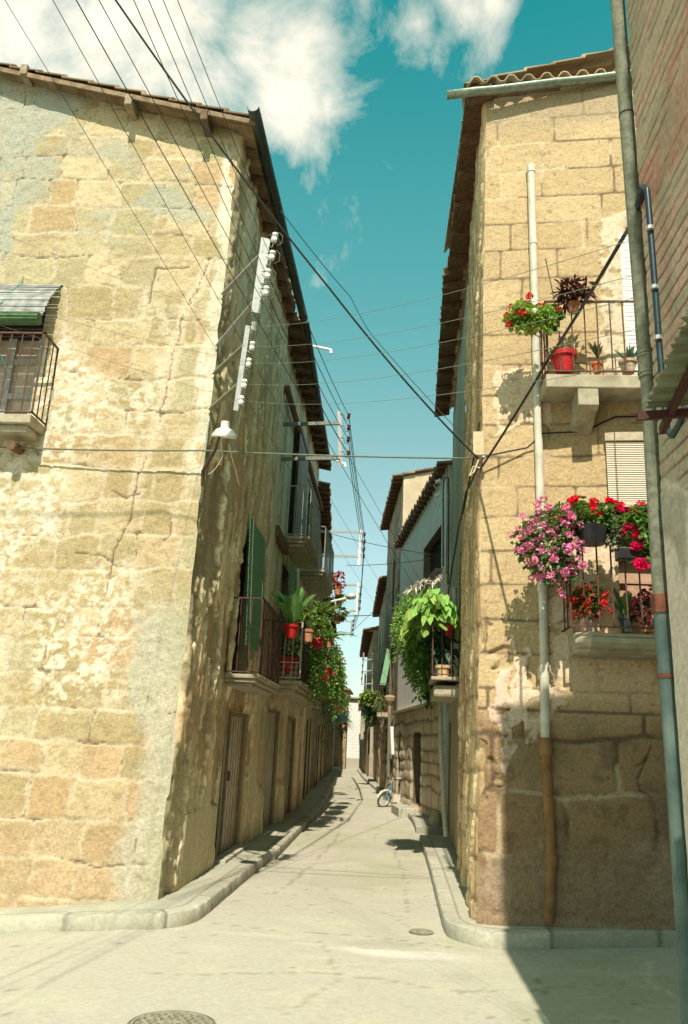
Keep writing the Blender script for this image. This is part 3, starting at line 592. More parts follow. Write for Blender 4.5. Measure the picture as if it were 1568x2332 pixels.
wall('wall',HB,PLAS(),(-2.11,12.62,0),(0,1,0),(1,0,0),coords(0,7.9,.05,[a for h in HBh for a in h[:2]]),coords(0,9.0,.05,[a for h in HBh for a in h[2:]]),fnB,HBh,rev=(.34,.29,.19),revd=.16)
def door_kit(parent,x,y0,y1,z0,z1,mat):
    fm=M('door_frame_wood',(.22,.16,.10),.8,sc=6)
    for a,b in (((x,y0,z0),(x+.035,y0+.06,z1)),((x,y1-.06,z0),(x+.035,y1,z1)),((x,y0+.06,z1-.06),(x+.035,y1-.06,z1))): MB().box(a,b).build('door_frame',fm,parent)
    k=int((y1-y0)/.18); m=MB()
    for i in range(1,k): m.box((x,y0+(y1-y0)*i/k-.006,z0+.02),(x+.006,y0+(y1-y0)*i/k+.006,z1-.07))
    m.build('plank_grooves',M('groove',(.20,.15,.10),.9),parent)
    MB().box((x,y0+.14,z0+.95),(x+.05,y0+.18,z0+1.07)).build('handle',IRON(),parent)
door_kit(HA,-2.19,8.07+2.98,8.07+4.1,.12,1.97,None)
for h in HBh[:2]: door_kit(HB,-2.18,12.62+h[0],12.62+h[1],h[2],h[3],None)
for i,h in enumerate(HBh):
    mt=(M('grey_door',(.46,.42,.31),.85,sc=4,c2=(.56,.52,.42)),M('brown_door',(.44,.34,.22),.8,sc=4,c2=(.54,.45,.32)),DARK(),DARK(),DARK(),DARK())[i]
    MB().box((-2.30 if i>1 else -2.21,12.62+h[0],h[2]),(-2.26 if i>1 else -2.18,12.62+h[1],h[3])).build('door' if i<2 else 'window',mt,HB)
MB().quad((-2.2,20.5,0),(-2.2,20.5,8.7),(-8,20.5,8.7),(-8,20.5,0)).build('wall',PALEWOOD(),HB)
tiles('roof',HB,(-1.72,12.64,8.90),(-.016,1,0),(-1,0,.25),7.9,6,seed=5)
m=MB(); m.obox((-1.94,16.55,8.88),(.18,0,-.04),(-.06,3.9,0),(0,0,.012)); m.build('eave_board',WOOD(),HB)
m=MB()
for k in range(16): m.obox((-1.95,12.9+.5*k,8.80),(.17,0,-.035),(0,.035,0),(0,0,.045))
m.each('rafter_end',WOOD(),HB)
gutter('gutter',HB,(-1.69,12.66,8.86),(-1.82,20.4,8.86),.05,M('dark_zinc',(.045,.055,.05),.5,.4),8)
MB().obox((-2.02,17.0,7.76),(.05,0,0),(0,3.9,0),(0,0,.055)).build('cornice',WOOD(),HB,bev=.015)
BLUI=lambda:M('pale_iron',(.30,.31,.28),.6,.3,c2=(.45,.45,.40))
street_balcony(HB,-2.08,-1.62,14.62,16.75,5.38,1.0,BLUI(),sp=.135,r=.006,th=.13,lab='nearer upper balcony over the street')
street_balcony(HB,-2.08,-1.56,17.5,20.2,5.36,1.0,BLUI(),sp=.135,r=.006,th=.13,lab='farther upper balcony over the street')
FB=street_balcony(HB,-2.08,-1.55,13.85,19.6,2.62,1.0,M('brown_iron2',(.06,.035,.03),.7,.2,c2=(.10,.06,.05)),sp=.12,th=.14,lab='long lower balcony hung with potted plants')
# white iron end panel with scrolls
m=MB(); yy=13.84; WI=M('white_iron',(.52,.47,.38),.6)
for xx in np.linspace(-2.0,-1.57,4): m.tube([(xx,yy,2.66),(xx,yy,3.62)],.008 if xx<-1.6 else .014,6)
for zz in (2.66,2.92): m.obox((-1.79,yy,zz),(.23,0,0),(0,.008,0),(0,0,.008))
for cx_ in (-1.90,-1.68):
    for cz_,sg in ((2.73,1),(2.85,-1)):
        for s2 in (1,-1): m.tube([(cx_+s2*(.045-.035*math.cos(a)*(1-a/9)),yy-.006,cz_+sg*.04*math.sin(a)*(1-a/9)) for a in np.linspace(0,6,14)],.0045,5)
m.build('scroll_panel',WI,FB)
reed(HB,-1.98,14.6,15.9,3.4,4.9,GRN(),tilt=.07,bulge=.0,sp=.045)
reed(HB,-1.99,15.15,16.85,5.5,7.95,M('grey_blue_slat',(.30,.31,.34),.6,c2=(.42,.42,.45)),tilt=.02,sp=.05,bulge=.0)
reed(HB,-1.99,18.3,19.65,5.5,7.5,M('grey_blue_slat',(.30,.31,.34),.6),tilt=.02,sp=.05,bulge=0)
for y_,z_ in ((7.4+5.3,5.25),):
    MB().box((-2.1,13.2,4.98),(-2.0,14.6,5.2)).build('cornice',WOOD(),HB,bev=.02)
# white overflow pipes under the eaves
for (px,py,qx,qy,y) in ((702,786,755,797,16.2),(757,1045,787,1057,20.2)):
    a=aty(px,py,y); b=aty(qx,qy,y); a=a+(a-b)*.6; m=MB().tube([a,b,b+[.0,0,-.0]],.03,10); m.tube([b+[-.01,0,.01],b+[.0,0,-.09]],.034,10); m.build('overflow_pipe',PORC(),HB)
# ---- houses farther along: generic builder
def line_house(name,label,p0,p1,h,side,over,fn,holes=(),d=.12,depth=6,seed=1,base=-.02,roofz=None,near=None,doorm=None,tilec=(.22,.15,.09),pitch=.25,winm=None):
    p0,p1=np.array(p0,float),np.array(p1,float); Ln=np.linalg.norm(p1-p0); u=np.array([*((p1-p0)/Ln),0]); n=np.array([-u[1],u[0],0])*(1 if side=='R' else -1)
    t=thing(name,label,'house',(*((p0+p1)/2),0)); o=np.array([*p0,0])
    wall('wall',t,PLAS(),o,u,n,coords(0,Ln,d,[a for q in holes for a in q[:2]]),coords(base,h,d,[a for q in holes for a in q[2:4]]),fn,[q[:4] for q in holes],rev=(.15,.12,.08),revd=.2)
    for q in holes:
        a=o+u*(q[0]-.04)-n*.23; b=o+u*(q[1]+.04)-n*.18; nm=q[4] if len(q)>4 else 'window'
        c=(a+b)/2; MB().obox((*c[:2],(q[2]+q[3])/2),u*((q[1]-q[0])/2+.04),n*.025,(0,0,(q[3]-q[2])/2)).build(nm,(doorm or WOOD()) if nm=='door' else (winm or DARK()),t)
    i0=-n*depth
    m=MB(); A=o+n*0; Bq=o+u*Ln
    for q in (A,Bq):
        MB().quad(q-n*.02,q+i0,q+i0+[0,0,h],q-n*(depth/2)+[0,0,h+depth/2*pitch],q-n*.02+[0,0,h]).build('side_wall',near or M('side_render',(.30,.26,.18),.9,sc=2,c2=(.40,.35,.26)),t)
    tiles('roof',t,A+n*over+np.array([0,0,h-.02])-u*.12,u,-n+np.array([0,0,pitch]),Ln+.24,depth/2+over,seed=seed,col=tilec)
    tiles('roof',t,Bq-n*depth+np.array([0,0,h-.02])+u*.12,-u,n+np.array([0,0,pitch]),Ln+.24,depth/2,seed=seed+1,col=tilec)
    m=MB(); c=o+u*Ln/2+n*(over/2)
    m.obox((*c[:2],h-.05),u*(Ln/2+.05),n*(over/2)+np.array([0,0,-.02]),(0,0,.012)); m.build('eave_board',WOOD(),t)
    m=MB(); k=int(Ln/.45)
    for i in range(k+1):
        c=o+u*(Ln*(i+.5)/(k+1))+n*(over/2); m.obox((*c[:2],h-.11),u*.03,n*(over/2)+np.array([0,0,-.02]),(0,0,.045))
    m.each('rafter_end',WOOD(),t)
    return t,o,u,n
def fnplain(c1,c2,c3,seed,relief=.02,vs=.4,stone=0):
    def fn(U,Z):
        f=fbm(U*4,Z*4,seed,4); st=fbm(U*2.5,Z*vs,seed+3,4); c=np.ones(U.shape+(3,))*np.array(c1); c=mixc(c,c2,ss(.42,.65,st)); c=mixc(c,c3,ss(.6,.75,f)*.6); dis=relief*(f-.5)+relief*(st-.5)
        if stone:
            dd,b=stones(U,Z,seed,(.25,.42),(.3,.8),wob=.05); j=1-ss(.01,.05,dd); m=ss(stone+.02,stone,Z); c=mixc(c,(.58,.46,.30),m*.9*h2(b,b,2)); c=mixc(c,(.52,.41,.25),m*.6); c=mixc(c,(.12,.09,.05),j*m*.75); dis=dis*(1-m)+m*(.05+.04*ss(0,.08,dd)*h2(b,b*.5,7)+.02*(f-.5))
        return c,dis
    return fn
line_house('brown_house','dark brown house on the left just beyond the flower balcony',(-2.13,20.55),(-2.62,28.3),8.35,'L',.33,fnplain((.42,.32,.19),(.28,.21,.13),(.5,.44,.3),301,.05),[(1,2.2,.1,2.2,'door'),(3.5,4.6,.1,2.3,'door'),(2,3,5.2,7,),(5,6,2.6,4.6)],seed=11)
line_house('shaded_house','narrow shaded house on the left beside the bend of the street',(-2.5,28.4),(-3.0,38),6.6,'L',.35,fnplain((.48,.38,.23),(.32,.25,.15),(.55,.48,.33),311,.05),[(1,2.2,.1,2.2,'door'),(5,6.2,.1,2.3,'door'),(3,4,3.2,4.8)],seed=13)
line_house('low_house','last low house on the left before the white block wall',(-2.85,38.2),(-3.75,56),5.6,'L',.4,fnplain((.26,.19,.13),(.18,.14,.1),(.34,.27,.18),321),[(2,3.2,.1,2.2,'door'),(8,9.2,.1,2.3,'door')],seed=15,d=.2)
# ---- corner house on the right
HR=thing('ashlar_house','ochre ashlar corner house on the right with flower balconies and a white drainpipe','house',(1.6,7.82,0))
def Rw(px,py): 
    u,z=FRuz(px,py); return u,z
pA=[Rw(*p) for p in [(1110,850),(1175,840),(1240,860),(1240,975),(1170,960),(1110,990)]]
def inpoly(U,Z,P):
    r=np.zeros(U.shape,bool); n=len(P)
    for i in range(n):
        x1,y1=P[i];x2,y2=P[(i+1)%n]
        if y1==y2: continue
        k=((y1>Z)!=(y2>Z))&(U<(x2-x1)*(Z-y1)/(y2-y1)+x1); r^=k
    return r
pB=[Rw(*p) for p in [(1225,1380),(1290,1350),(1300,1480),(1282,1560),(1295,1600),(1250,1625),(1235,1650),(1215,1690),(1190,1690),(1185,1640),(1160,1650),(1150,1700),(1140,1600),(1165,1590),(1160,1460),(1190,1470),(1200,1560),(1225,1560)]]
pC=[Rw(*p) for p in [(1128,1520),(1150,1515),(1158,1590),(1150,1640),(1162,1700),(1150,1760),(1135,1740),(1128,1650),(1112,1640),(1116,1600),(1132,1600)]]
pD=[Rw(*p) for p in [(1290,1240),(1420,1240),(1420,1450),(1320,1460),(1300,1380)]]
pE=[Rw(*p) for p in [(1365,500),(1440,470),(1450,860),(1370,860),(1350,760)]]
winU=(Rw(1424,620)[0],9); upw=(1.60,2.6,5.30,7.2); low=(Rw(1404,1345)[0],2.35,2.72,4.62)
rc=[[Rw(*p) for p in q] for q in ([(1480,1700),(1448,1775),(1455,1800),(1480,1815)],[(1475,1725),(1447,1745)],[(1320,500),(1322,545)],[(1420,480),(1423,505)])]
def fnR(U,Z):
    d1,b1_=stones(U,Z,23,(.325,.37),(.42,.85),wob=.012); d2,b2_=stones(U,Z+.05,29,(.46,.56),(.55,1.15),wob=.03)
    lo=Z<1.98; dd=np.where(lo,d2,d1); b=np.where(lo,b2_,b1_); dd=np.where(np.abs(Z-1.98)<.012,0.004,dd)
    r=h2(b,b*.7,1); f=fbm(U*15,Z*15,403,4); g=fbm(U*1.8,Z*1.8,405,4)
    c=np.ones(U.shape+(3,))*np.array([.46,.345,.18]); c=mixc(c,(.52,.40,.22),ss(.3,.9,r)); c=mixc(c,(.40,.30,.165),ss(.5,.7,g)*.4)
    rd=ss(2.2,1.7,Z); c=mixc(c,(.33,.195,.10),rd*(.6+.4*h2(b,b,8))); c=mixc(c,(.24,.19,.09),rd*ss(.42,.6,fbm(U*2,Z*2,407,3))*.5); c=mixc(c,(.16,.10,.06),rd*ss(.56,.72,fbm(U*7,Z*7,408,4))*.5)
    jw=.006+.008*ss(.4,.7,fbm(U*2,Z*2,409,3))+.015*rd; j=1-ss(jw*.4,jw+.008,dd+.006*(f-.5)); lj=ss(.50,.62,fbm(U*1.7,Z*2.2,411,3)); c=mixc(c,(.57,.46,.30),j*(.35+.5*lj)); c=mixc(c,(.12,.08,.045),j*(1-lj)*.85)
    ero=ss(.62,.70,fbm(U*3.5,Z*6,413,4))*ss(.5,.2,U)*ss(3.4,2.6,Z)*ss(.9,1.3,Z)
    dis=(.004+.007*rd)*ss(0,.015+.04*rd,dd)*(1+1.2*rd*h2(b,b*.3,7))+.010*(f-.5)+.006*(g-.5)-.03*ero; c=mixc(c,(.36,.27,.15),ero*.4)
    wu,wz=(fbm(U*6,Z*6,415,4)-.5)*.16,(fbm(U*6+9,Z*6,417,4)-.5)*.16
    for P,cc in ((pA,(.68,.54,.38)),(pB,(.70,.56,.42)),(pC,(.70,.52,.42)),(pD,(.66,.54,.38)),(pE,(.62,.54,.40))):
        m=inpoly(U+wu,Z+wz,P).astype(float)*ss(.30,.42,fbm(U*8,Z*8,419,4)); c=mixc(c,cc,m*.85); dis=dis*(1-.6*m)+m*.014
    m=ss(.55,.6,fbm(U*1.6,Z*1.2,421,4)+.1*ss(4.4,3.5,Z))*ss(1.9,2.3,Z)*ss(5.2,4.6,Z); c=mixc(c,(.60,.46,.30),m*.7); dis=dis*(1-.4*m)+.006*m
    m=ss(.95,.8,Z+.35*(fbm(U*2,Z*2,423,3)-.5)+.25*ss(.5,0,U)); c=mixc(c,(.36,.25,.155),m*.85); c=mixc(c,(.45,.36,.25),m*ss(.5,.65,g)*.4); dis=dis*(1-.7*m)+m*(.03*(fbm(U*10,Z*10,425,5,.6)-.4))
    m=ss(.5,.62,fbm(U*3,Z*3,427,4))*ss(1.35,1.6,U)*ss(1.5,1.25,Z); c=mixc(c,(.26,.17,.12),m*.7); dis=dis-.03*m*f
    for q in rc: k=ss(.014,.005,seg_dist(U+.02*(f-.5),Z,q)); c=mixc(c,(.08,.05,.03),k*.55); dis=dis-.01*k
    c=mixc(c,(.34,.28,.18),ss(8.45,8.8,Z)*.6); sp=ss(.70,.78,fbm(U*20,Z*26,441,3)); c=mixc(c,(.22,.15,.08),sp*.5); c=(c*.9+c.mean(-1,keepdims=True)*.1)*np.array([1.0,.955,.92])*(1-.26*rd)[...,None]  # lower courses, darker stone already, are darkened again to deepen their shade
    return c,dis*ss(0,.04,U)
CJR=lambda Z:.03*(fbm(Z*2.7,Z*0+4,431,4)-.5)-.07*ss(.58,.72,vn(Z*2.6,Z*0+1,433))*ss(3.6,2.8,Z)*ss(.6,1.2,Z)
def wpR(U,Z):
    o=np.zeros(U.shape+(3,)); o[...,0]=.017*Z*(1-ss(0,3,U))-CJR(Z)*(1-ss(0,.14,U)); return o
holR=[upw,low]
wall('wall',HR,WALL(),(.8,7.82,0),(.997,-.075,0),(-.075,-.997,0),np.unique(np.concatenate([coords(0,2.2,.013,(upw[0],low[0])),np.array([2.35,2.6]),np.arange(2.8,6,.25)])),coords(-.1,9.30,.0145,(upw[2],upw[3],low[2],low[3])),fnR,holR,warp=wpR,rev=(.5,.42,.3),revd=.22)
def fnRs(U,Z):
    f=fbm(U*8,Z*8,503,4); st=fbm(U*7,Z*.5,505,4); g=fbm(U*1.2,Z*.7,507,4); st2=fbm(U*16,Z*.9,509,3)
    c=np.ones(U.shape+(3,))*np.array([.50,.37,.20]); c=mixc(c,(.27,.19,.10),ss(.42,.6,st)*.85); c=mixc(c,(.64,.50,.30),ss(.55,.7,st2)*.6); c=mixc(c,(.30,.24,.13),ss(.55,.72,g)*ss(3,6,Z)*.7)
    dg=ss(.5,.53,fr((U*1.6+Z*.42)*1.3+.5*f)*0+fbm(U*3+Z*1.4,Z*.5,511,4)); c=mixc(c,(.70,.58,.38),dg*(1-ss(.53,.56,fbm(U*3+Z*1.4,Z*.5,511,4)))*.7); dis=.035*dg+.07*(st-.5)+.022*(st2-.5)+.02*(f-.5)  # pale diagonal bands are raking light painted into the wall colour
    d,b=stones(U,Z,513,(.3,.4),(.5,1.0),wob=.05); j=1-ss(.01,.03,d); c=mixc(c,(.12,.08,.05),j*.45*ss(3.5,2.5,Z)); dis=dis-.012*j
    ero=ss(.3,.1,U+.2*(f-.5))*ss(3.6,3,Z); dis=dis-.03*ero*f
    for a,b_ in ((1.4,1.9),(2.5,3.0)):
        m=ss(a-.02,a,U)*ss(b_+.02,b_,U)*ss(2.3,2.25,Z); dis=dis-.10*m; c=mixc(c,(.22,.16,.10),m*.7)
    c=(c*.85+c.mean(-1,keepdims=True)*.15)*np.array([1.38,1.27,1.12]); return c,dis*ss(0,.05,U)
un=np.array([.0385,1,0]); un/=np.linalg.norm(un); nR=np.array([-un[1],un[0],0])
def wpRs(U,Z):
    o=np.zeros(U.shape+(3,)); o[...,0]=.017*Z-CJR(Z)*(1-ss(0,.14,U)); return o
wall('wall',HR,PLAS(),(.8,7.82,0),un,nR,coords(0,3.62,.03),coords(-.1,9.14,.025),fnRs,warp=wpRs)
MB().quad((1.05,11.42,0),(7,11.42,0),(7,11.42,8.9),(1.05,11.42,8.9)).quad((6.8,7.3,0),(6.8,11.42,0),(6.8,11.42,8.9),(6.8,7.3,8.9)).build('wall',PALEWOOD(),HR)
gp0=aty(1018,215,7.66); gp1=aty(1400,172,7.62)
ga=atz(1016,212,8.87); 
tiles('roof',HR,(.72,7.66,9.14),(.997,-.03,.035),(0,1,.16),6.2,4.4,seed=31,col=(.34,.24,.13),per=.205)
tiles('roof',HR,(.72,7.66,9.14),(.02,1,0),(1,0,.28),3.95,3.0,seed=33,per=.2)
gutter('gutter',HR,gp0,gp0+(gp1-gp0)*1.6,.052,ZINC(),5)
m=MB(); m.obox((.88,9.55,9.12),(.15,0,.035),(.02,1.87,0),(0,0,.012)); m.obox((2.7,7.74,9.25),(1.95,-.06,.11),(0,.07,.018),(0,0,.010)); m.build('eave_board',WOOD(),HR)
m=MB()
for k in range(6): m.obox((.89,7.78+.66*k,9.06),(.16,0,.03),(0,.06,0),(0,0,.05))
m.each('rafter_end',WOOD(),HR)
m=MB(); m.obox((2.65,7.73,9.19),(1.75,-.10,.09),(0,.03,0),(0,0,.035)); m.build('wall_plate',M('red_brown_brick',(.20,.10,.06),.9,sc=9),HR)
# upper balcony
def Ry(px,py,y=7.38): return aty(px,py,y)
ub=Ry(1250,852,7.38); cz=ub[2]
m=MB(); 
m.box((1.47,7.36,cz-.15),(4.3,7.80,cz-.005))
B=m.build('balcony',SIL(),HR,bev=.012)
for cx_ in (1.88,3.3):
    prof=[(7.37,cz-.15),(7.37,cz-.33),(7.42,cz-.36),(7.52,cz-.37),(7.62,cz-.44),(7.72,cz-.50),(7.80,cz-.52),(7.80,cz-.15)]; m=MB(); i=len(m.v)
    for xx in (cx_-.10,cx_+.10):
        for (y_,z_) in prof: m.v.append(np.array([xx,y_,z_]))
    n=len(prof); m.f=[tuple(range(n)),tuple(range(n,2*n))[::-1]]+[(k,k+n,(k+1)%n+n,(k+1)%n) for k in range(n)]
    m.build('corbel',SIL(),B,bev=.008)
rail(B,[(1.49,7.78),(1.49,7.37),(4.3,7.33)],cz+.03,Ry(1262,688)[2],.125,.0075)
MB().box((1.62,7.95,5.3),(2.9,7.99,7.2)).build('balcony_door',M('white_blind',(.62,.60,.55),.6,amt=.05),HR)
m=MB()
for k in range(40): m.obox((3.0,7.70,5.35+.045*k),(.62,0,0),(0,.006,0),(0,0,.018))
m.build('blind',M('white_slat',(.78,.77,.72),.5,amt=.05),HR)
# low balcony: rounded stone ledge
lz=Ry(1340,1435,7.36)[2]; lx=Ry(1318,1450,7.38)[0]
m=MB(); prof=[(7.80,lz-.02),(7.36,lz-.02),(7.33,lz-.035),(7.335,lz-.05),(7.35,lz-.055),(7.33,lz-.08),(7.33,lz-.11),(7.36,lz-.15),(7.42,lz-.17),(7.42,lz-.19),(7.50,lz-.21),(7.80,lz-.22)]; n=len(prof)
xs=[lx-.02,lx+.10,lx+.25,4.3]
for xx in xs:
    for (y_,z_) in prof:
        sh=(.10 if xx==xs[0] else .0); m.v.append(np.array([xx+.02*nr.rand()*(xx<2.4),y_+sh*(1 if y_<7.7 else 0)-.06*(xx-1.7)*0,z_+(.012*nr.rand() if xx<xs[2] else 0)]))
for s_ in range(len(xs)-1): m.f+=[(s_*n+k,s_*n+(k+1)%n,(s_+1)*n+(k+1)%n,(s_+1)*n+k) for k in range(n)]
m.f+=[tuple(range(n))[::-1],tuple((len(xs)-1)*n+k for k in range(n))]
B2=m.build('balcony',SIL(),HR)
rt=Ry(1310,1237,7.36)[2]; rx0=Ry(1302,1432,7.36)[0]
rail(B2,[(rx0,7.78),(rx0,7.36),(4.3,7.31)],lz+.035,rt,.125,.0085,mid=None)
MB().box((.8+low[0]*.997-.02,7.90,2.72),(3.4,7.94,4.62)).build('balcony_door',M('pinkish_door',(.42,.27,.17),.7,sc=3,c2=(.52,.36,.25)),HR)
m=MB(); a_=.8+low[0]
m.box((a_,7.60+.22,3.45),(3.4,7.66+.22,4.6)); m.build('glass_pane',DARK(),HR)
m=MB(); m.obox((a_+.30,7.875,3.02),(.16,0,0),(0,.012,0),(0,0,.20)); m.obox((a_+.30,7.87,3.25),(.27,0,0),(0,.02,0),(0,0,.015)); m.build('door_panel',M('pinkish_door2',(.36,.22,.14),.7),HR)
# pale roller blind before it
bu0=FRuz(1375,990); bz1=bu0[1]; bz0=FRuz(1378,1150)[1]; bx0=.8+bu0[0]
m=MB()
for k in range(34):
    z=bz0+(bz1-.10-bz0)*(k+.5)/34; m.obox((bx0+.75,7.62,z),(.75,-.055,0),(0,.004,0),(0,.006,(bz1-.1-bz0)/68*.86))
BL=m.build('blind',M('cream_slat',(.70,.62,.50),.6,amt=.06),HR)
m=MB(); m.obox((bx0+.75,7.64,bz1-.045),(.76,-.055,0),(0,.045,0),(0,0,.045)); m.obox((bx0+.75,7.615,bz0-.02),(.75,-.055,0),(0,.012,0),(0,0,.018)); m.build('blind_box',M('beige_box',(.42,.36,.25),.7),BL)
for q in (.08,.38,.68): MB().obox((bx0+q,7.655-.073*q-.02,(bz0+bz1)/2),(.003,0,0),(0,.003,0),(0,0,(bz1-bz0)/2)).build('blind_cord',WOOD(),BL)
# white drainpipe, iron foot
def wallpt(px,py,out=.05):
    u,z=FRuz(px,py); return np.array([.8+.997*u,7.82-.075*u-out,z])
m=MB(); P=[wallpt(*p) for p in [(1208,395),(1215,640),(1222,900),(1232,1250),(1238,1500),(1240,1684)]]
m.tube(P,.042,14)
m.tube([P[0]+[0,0,-.03],P[0]+[0,0,.06]],.049,14)
for (px,py) in ((1213,560),(1221,770),(1233,1345)): q=wallpt(px,py); m.tube([q+[0,0,-.02],q+[0,0,.04]],.047,14)
DP=m.build('drainpipe',M('white_pvc',(.54,.51,.41),.6,sc=5,c2=(.64,.61,.50)),HR,smooth=False)
m=MB(); Q=[wallpt(*p) for p in [(1240,1680),(1245,1800),(1254,1960),(1247,2098)]]
m.tube(Q[:1]+[Q[0]-[0,0,.16]],.060,14); m.tube([Q[0]-[0,0,.15],Q[1],Q[2],Q[3]],.044,14); m.tube([Q[2]+[0,0,.05],Q[2]-[0,0,.03]],.054,14)
m.build('iron_foot',M('rust_pipe',(.20,.08,.03),.8,.1,sc=5,c2=(.30,.17,.06)),DP)
# antenna rod and cable on the wall
cable('antenna_rod','thin dark rod rising beside the geranium pots of the upper right balcony','rod',[aty(1265,692,7.36),aty(1243,590,7.36)],.006,0,IRON())
# ---- rendered house behind it
def fnRb(U,Z):
    f=fbm(U*5,Z*5,603,4); st=fbm(U*4,Z*.3,605,4); c=np.ones(U.shape+(3,))*np.array([.46,.47,.36]); c=mixc(c,(.34,.31,.21),ss(.45,.65,st)*.6); c=mixc(c,(.40,.30,.17),ss(3,2,Z)*.7); dis=.008*(f-.5)+.01*(st-.5)
    m=ss(2.2,2.4,U)*ss(3.2,3.0,U)*.03; return c,dis+m
HC=thing('rendered_house','smooth grey rendered house behind the ashlar house, with a balcony of greenery','house',(1.05,14,0))
oR=np.array([.8,7.82,0])+un*3.62; oR=oR+nR*(-.02)
wall('wall',HC,PLAS(),oR,un,nR,coords(0,5.75,.06,(.15,1.25,4.2,5.2)),coords(-.1,9.16,.06,(2.62,4.6,.12,2.1)),fnRb,[(.15,1.25,2.62,4.6),(4.2,5.2,.12,2.1)],rev=(.2,.18,.13),warp=lambda U,Z:np.stack([.012*Z,0*Z,0*Z],-1))
q=oR+un*5.75
MB().quad(q,q+[6,0,0],q+[6,0,9.1],q+[.1,0,9.1]).build('wall',M('side_render2',(.30,.29,.22),.9,sc=2),HC)
MB().obox(oR+un*.7+[.25,0,3.6],un*.55,[.02,0,0],(0,0,1)).build('balcony_door',DARK(),HC); MB().obox(oR+un*4.7+[.25,0,1.1],un*.5,[.02,0,0],(0,0,1)).build('door',WOOD(),HC)
tiles('roof',HC,(.72,11.5,9.16),(.028,1,0),(1,0,.28),5.85,4,seed=35)
m=MB(); m.obox((.93,14.3,9.05),(.16,0,.03),(.02*4,2.85,0),(0,0,.012)); m.build('eave_board',WOOD(),HC)
m=MB()
for k in range(9): m.obox((.88+.016*k,11.7+.66*k,8.98),(.17,0,.03),(0,.05,0),(0,0,.05))
m.each('rafter_end',WOOD(),HC)
B3=street_balcony(HC,.98,.56,11.5,13.1,2.58,.95,M('brown_iron3',(.10,.05,.035),.7,.2),sp=.13,th=.10,mold=False,r=.008)
MB().box((.60,11.6,2.30),(.98,13.0,2.47)).build('corbel',SIL(),B3,bev=.04)
def conduit(label,pts,r,mat,name='conduit'):
    o=cable(name,label,'conduit',pts,r,0,mat); return o
f_=lambda px,py,y: aty(px,py,y)
conduit('black cable loop bent over at the top on the grey rendered wall',[f_(1010,1290,15.2),f_(1010,1120,15.2),f_(1011,1095,15.2),f_(1016,1086,15.1),f_(1022,1090,15.0),f_(1023,1130,15.0),f_(1021,1330,15.0)],.014,None)
cable('drain_stub','short pale drainpipe rising from behind the hosta leaves','drainpipe',[f_(1036,1400,12.2),f_(1035,1338,12.2)],.045,0,M('pale_pipe',(.45,.45,.36),.6))
cable('drainpipe','thin grey drainpipe running down under the greenery balcony beside the stone doorway','drainpipe',[f_(1003,1590,13.3),f_(1004,1700,13.3),f_(1012,1850,13.3),f_(1016,1905,13.3)],.04,0,M('pale_pipe',(.45,.45,.36),.6))
# ---- white house with stone ground floor
W0,W1=np.array([1.15,17.35]),np.array([.20,25.0]); LW=np.linalg.norm(W1-W0); uw=np.array([*((W1-W0)/LW),0]); nw=np.array([-uw[1],uw[0],0])
def WU(px,py):
    d=ray(px,py); o=np.array([*W0,0]); P=CO+d*np.dot(nw,o-CO)/np.dot(nw,d); return np.dot(P-o,uw),P[2]
wa,wb_=WU(980,1200),WU(1000,1180); 
dr=[WU(943,1700)[0],WU(963,1700)[0]]; dr=sorted(dr)
wn0=WU(990,1230)[0]; wn1=WU(966,1250)[0]
def fnW(U,Z):
    c,dis=fnplain((.85,.83,.78),(.80,.78,.73),(.86,.84,.80),703,.004,.6,stone=2.55)(U,Z); return c,dis
hw=[(max(.25,wn0-.9),wn1,5.55,6.6),(WU(933,1320)[0],WU(927,1320)[0]+.1,5.0,6.0),(dr[0],dr[1],.25,WU(955,1668)[1],'door'),(WU(916,1700)[0],WU(910,1700)[0],.2,2.05,'door')]
hw=[tuple(h) for h in hw]
T,_,_,_=line_house('white_house','white plastered house on a rough stone ground floor with a deep window',W0,W1,7.85,'R',.20,fnW,hw,d=.05,seed=41,near=M('white_render',(.52,.50,.42),.9,sc=2),tilec=(.26,.15,.09))
m=MB(); c=np.array([*(W0+W1)/2,2.58])+nw*.06; m.obox(c,uw*(LW/2),nw*.09,(0,0,.035)); m.build('ledge',SIL(),T,bev=.01)
q=np.array([*W0,0])+uw*((hw[0][0]+hw[0][1])/2)+nw*.06+np.array([0,0,5.50]); MB().obox(q,uw*((hw[0][1]-hw[0][0])/2+.15),nw*.10,(0,0,.03)).build('window_sill',M('grey_sill',(.2,.19,.15),.8),T)
q=np.array([*W0,0])+uw*((dr[0]+dr[1])/2)+nw*.35; m=MB(); m.obox(q+[0,0,.10],uw*.7,nw*.2,(0,0,.11)); m.build('door_step',CEM(),T,bev=.02)
gs=aty(992,1862,16.9); MB().lathe([(.13,0),(.12,.18),(.07,.33),(0,.36)],(gs[0],16.9,.1),10).build('guard_stone',SIL(),T)
# ---- taller and farther houses on the right
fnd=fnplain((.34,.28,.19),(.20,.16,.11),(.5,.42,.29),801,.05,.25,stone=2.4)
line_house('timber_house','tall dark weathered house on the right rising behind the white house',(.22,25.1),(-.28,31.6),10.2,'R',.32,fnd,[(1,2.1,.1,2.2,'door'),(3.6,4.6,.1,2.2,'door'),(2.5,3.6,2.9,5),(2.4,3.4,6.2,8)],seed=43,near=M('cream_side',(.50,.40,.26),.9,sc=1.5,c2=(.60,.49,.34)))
line_house('crooked_house','narrow brown house with a green awning strip beyond the tall dark house',(-.26,31.7),(-.72,41.0),8.1,'R',.33,fnplain((.38,.31,.2),(.24,.2,.13),(.56,.47,.32),811,.06,.25,stone=2.4),[(1,2.1,.1,2.2,'door'),(4.6,5.6,.1,2.2,'door'),(2.5,3.6,2.9,5),(6.4,7.4,5.2,7)],seed=45)
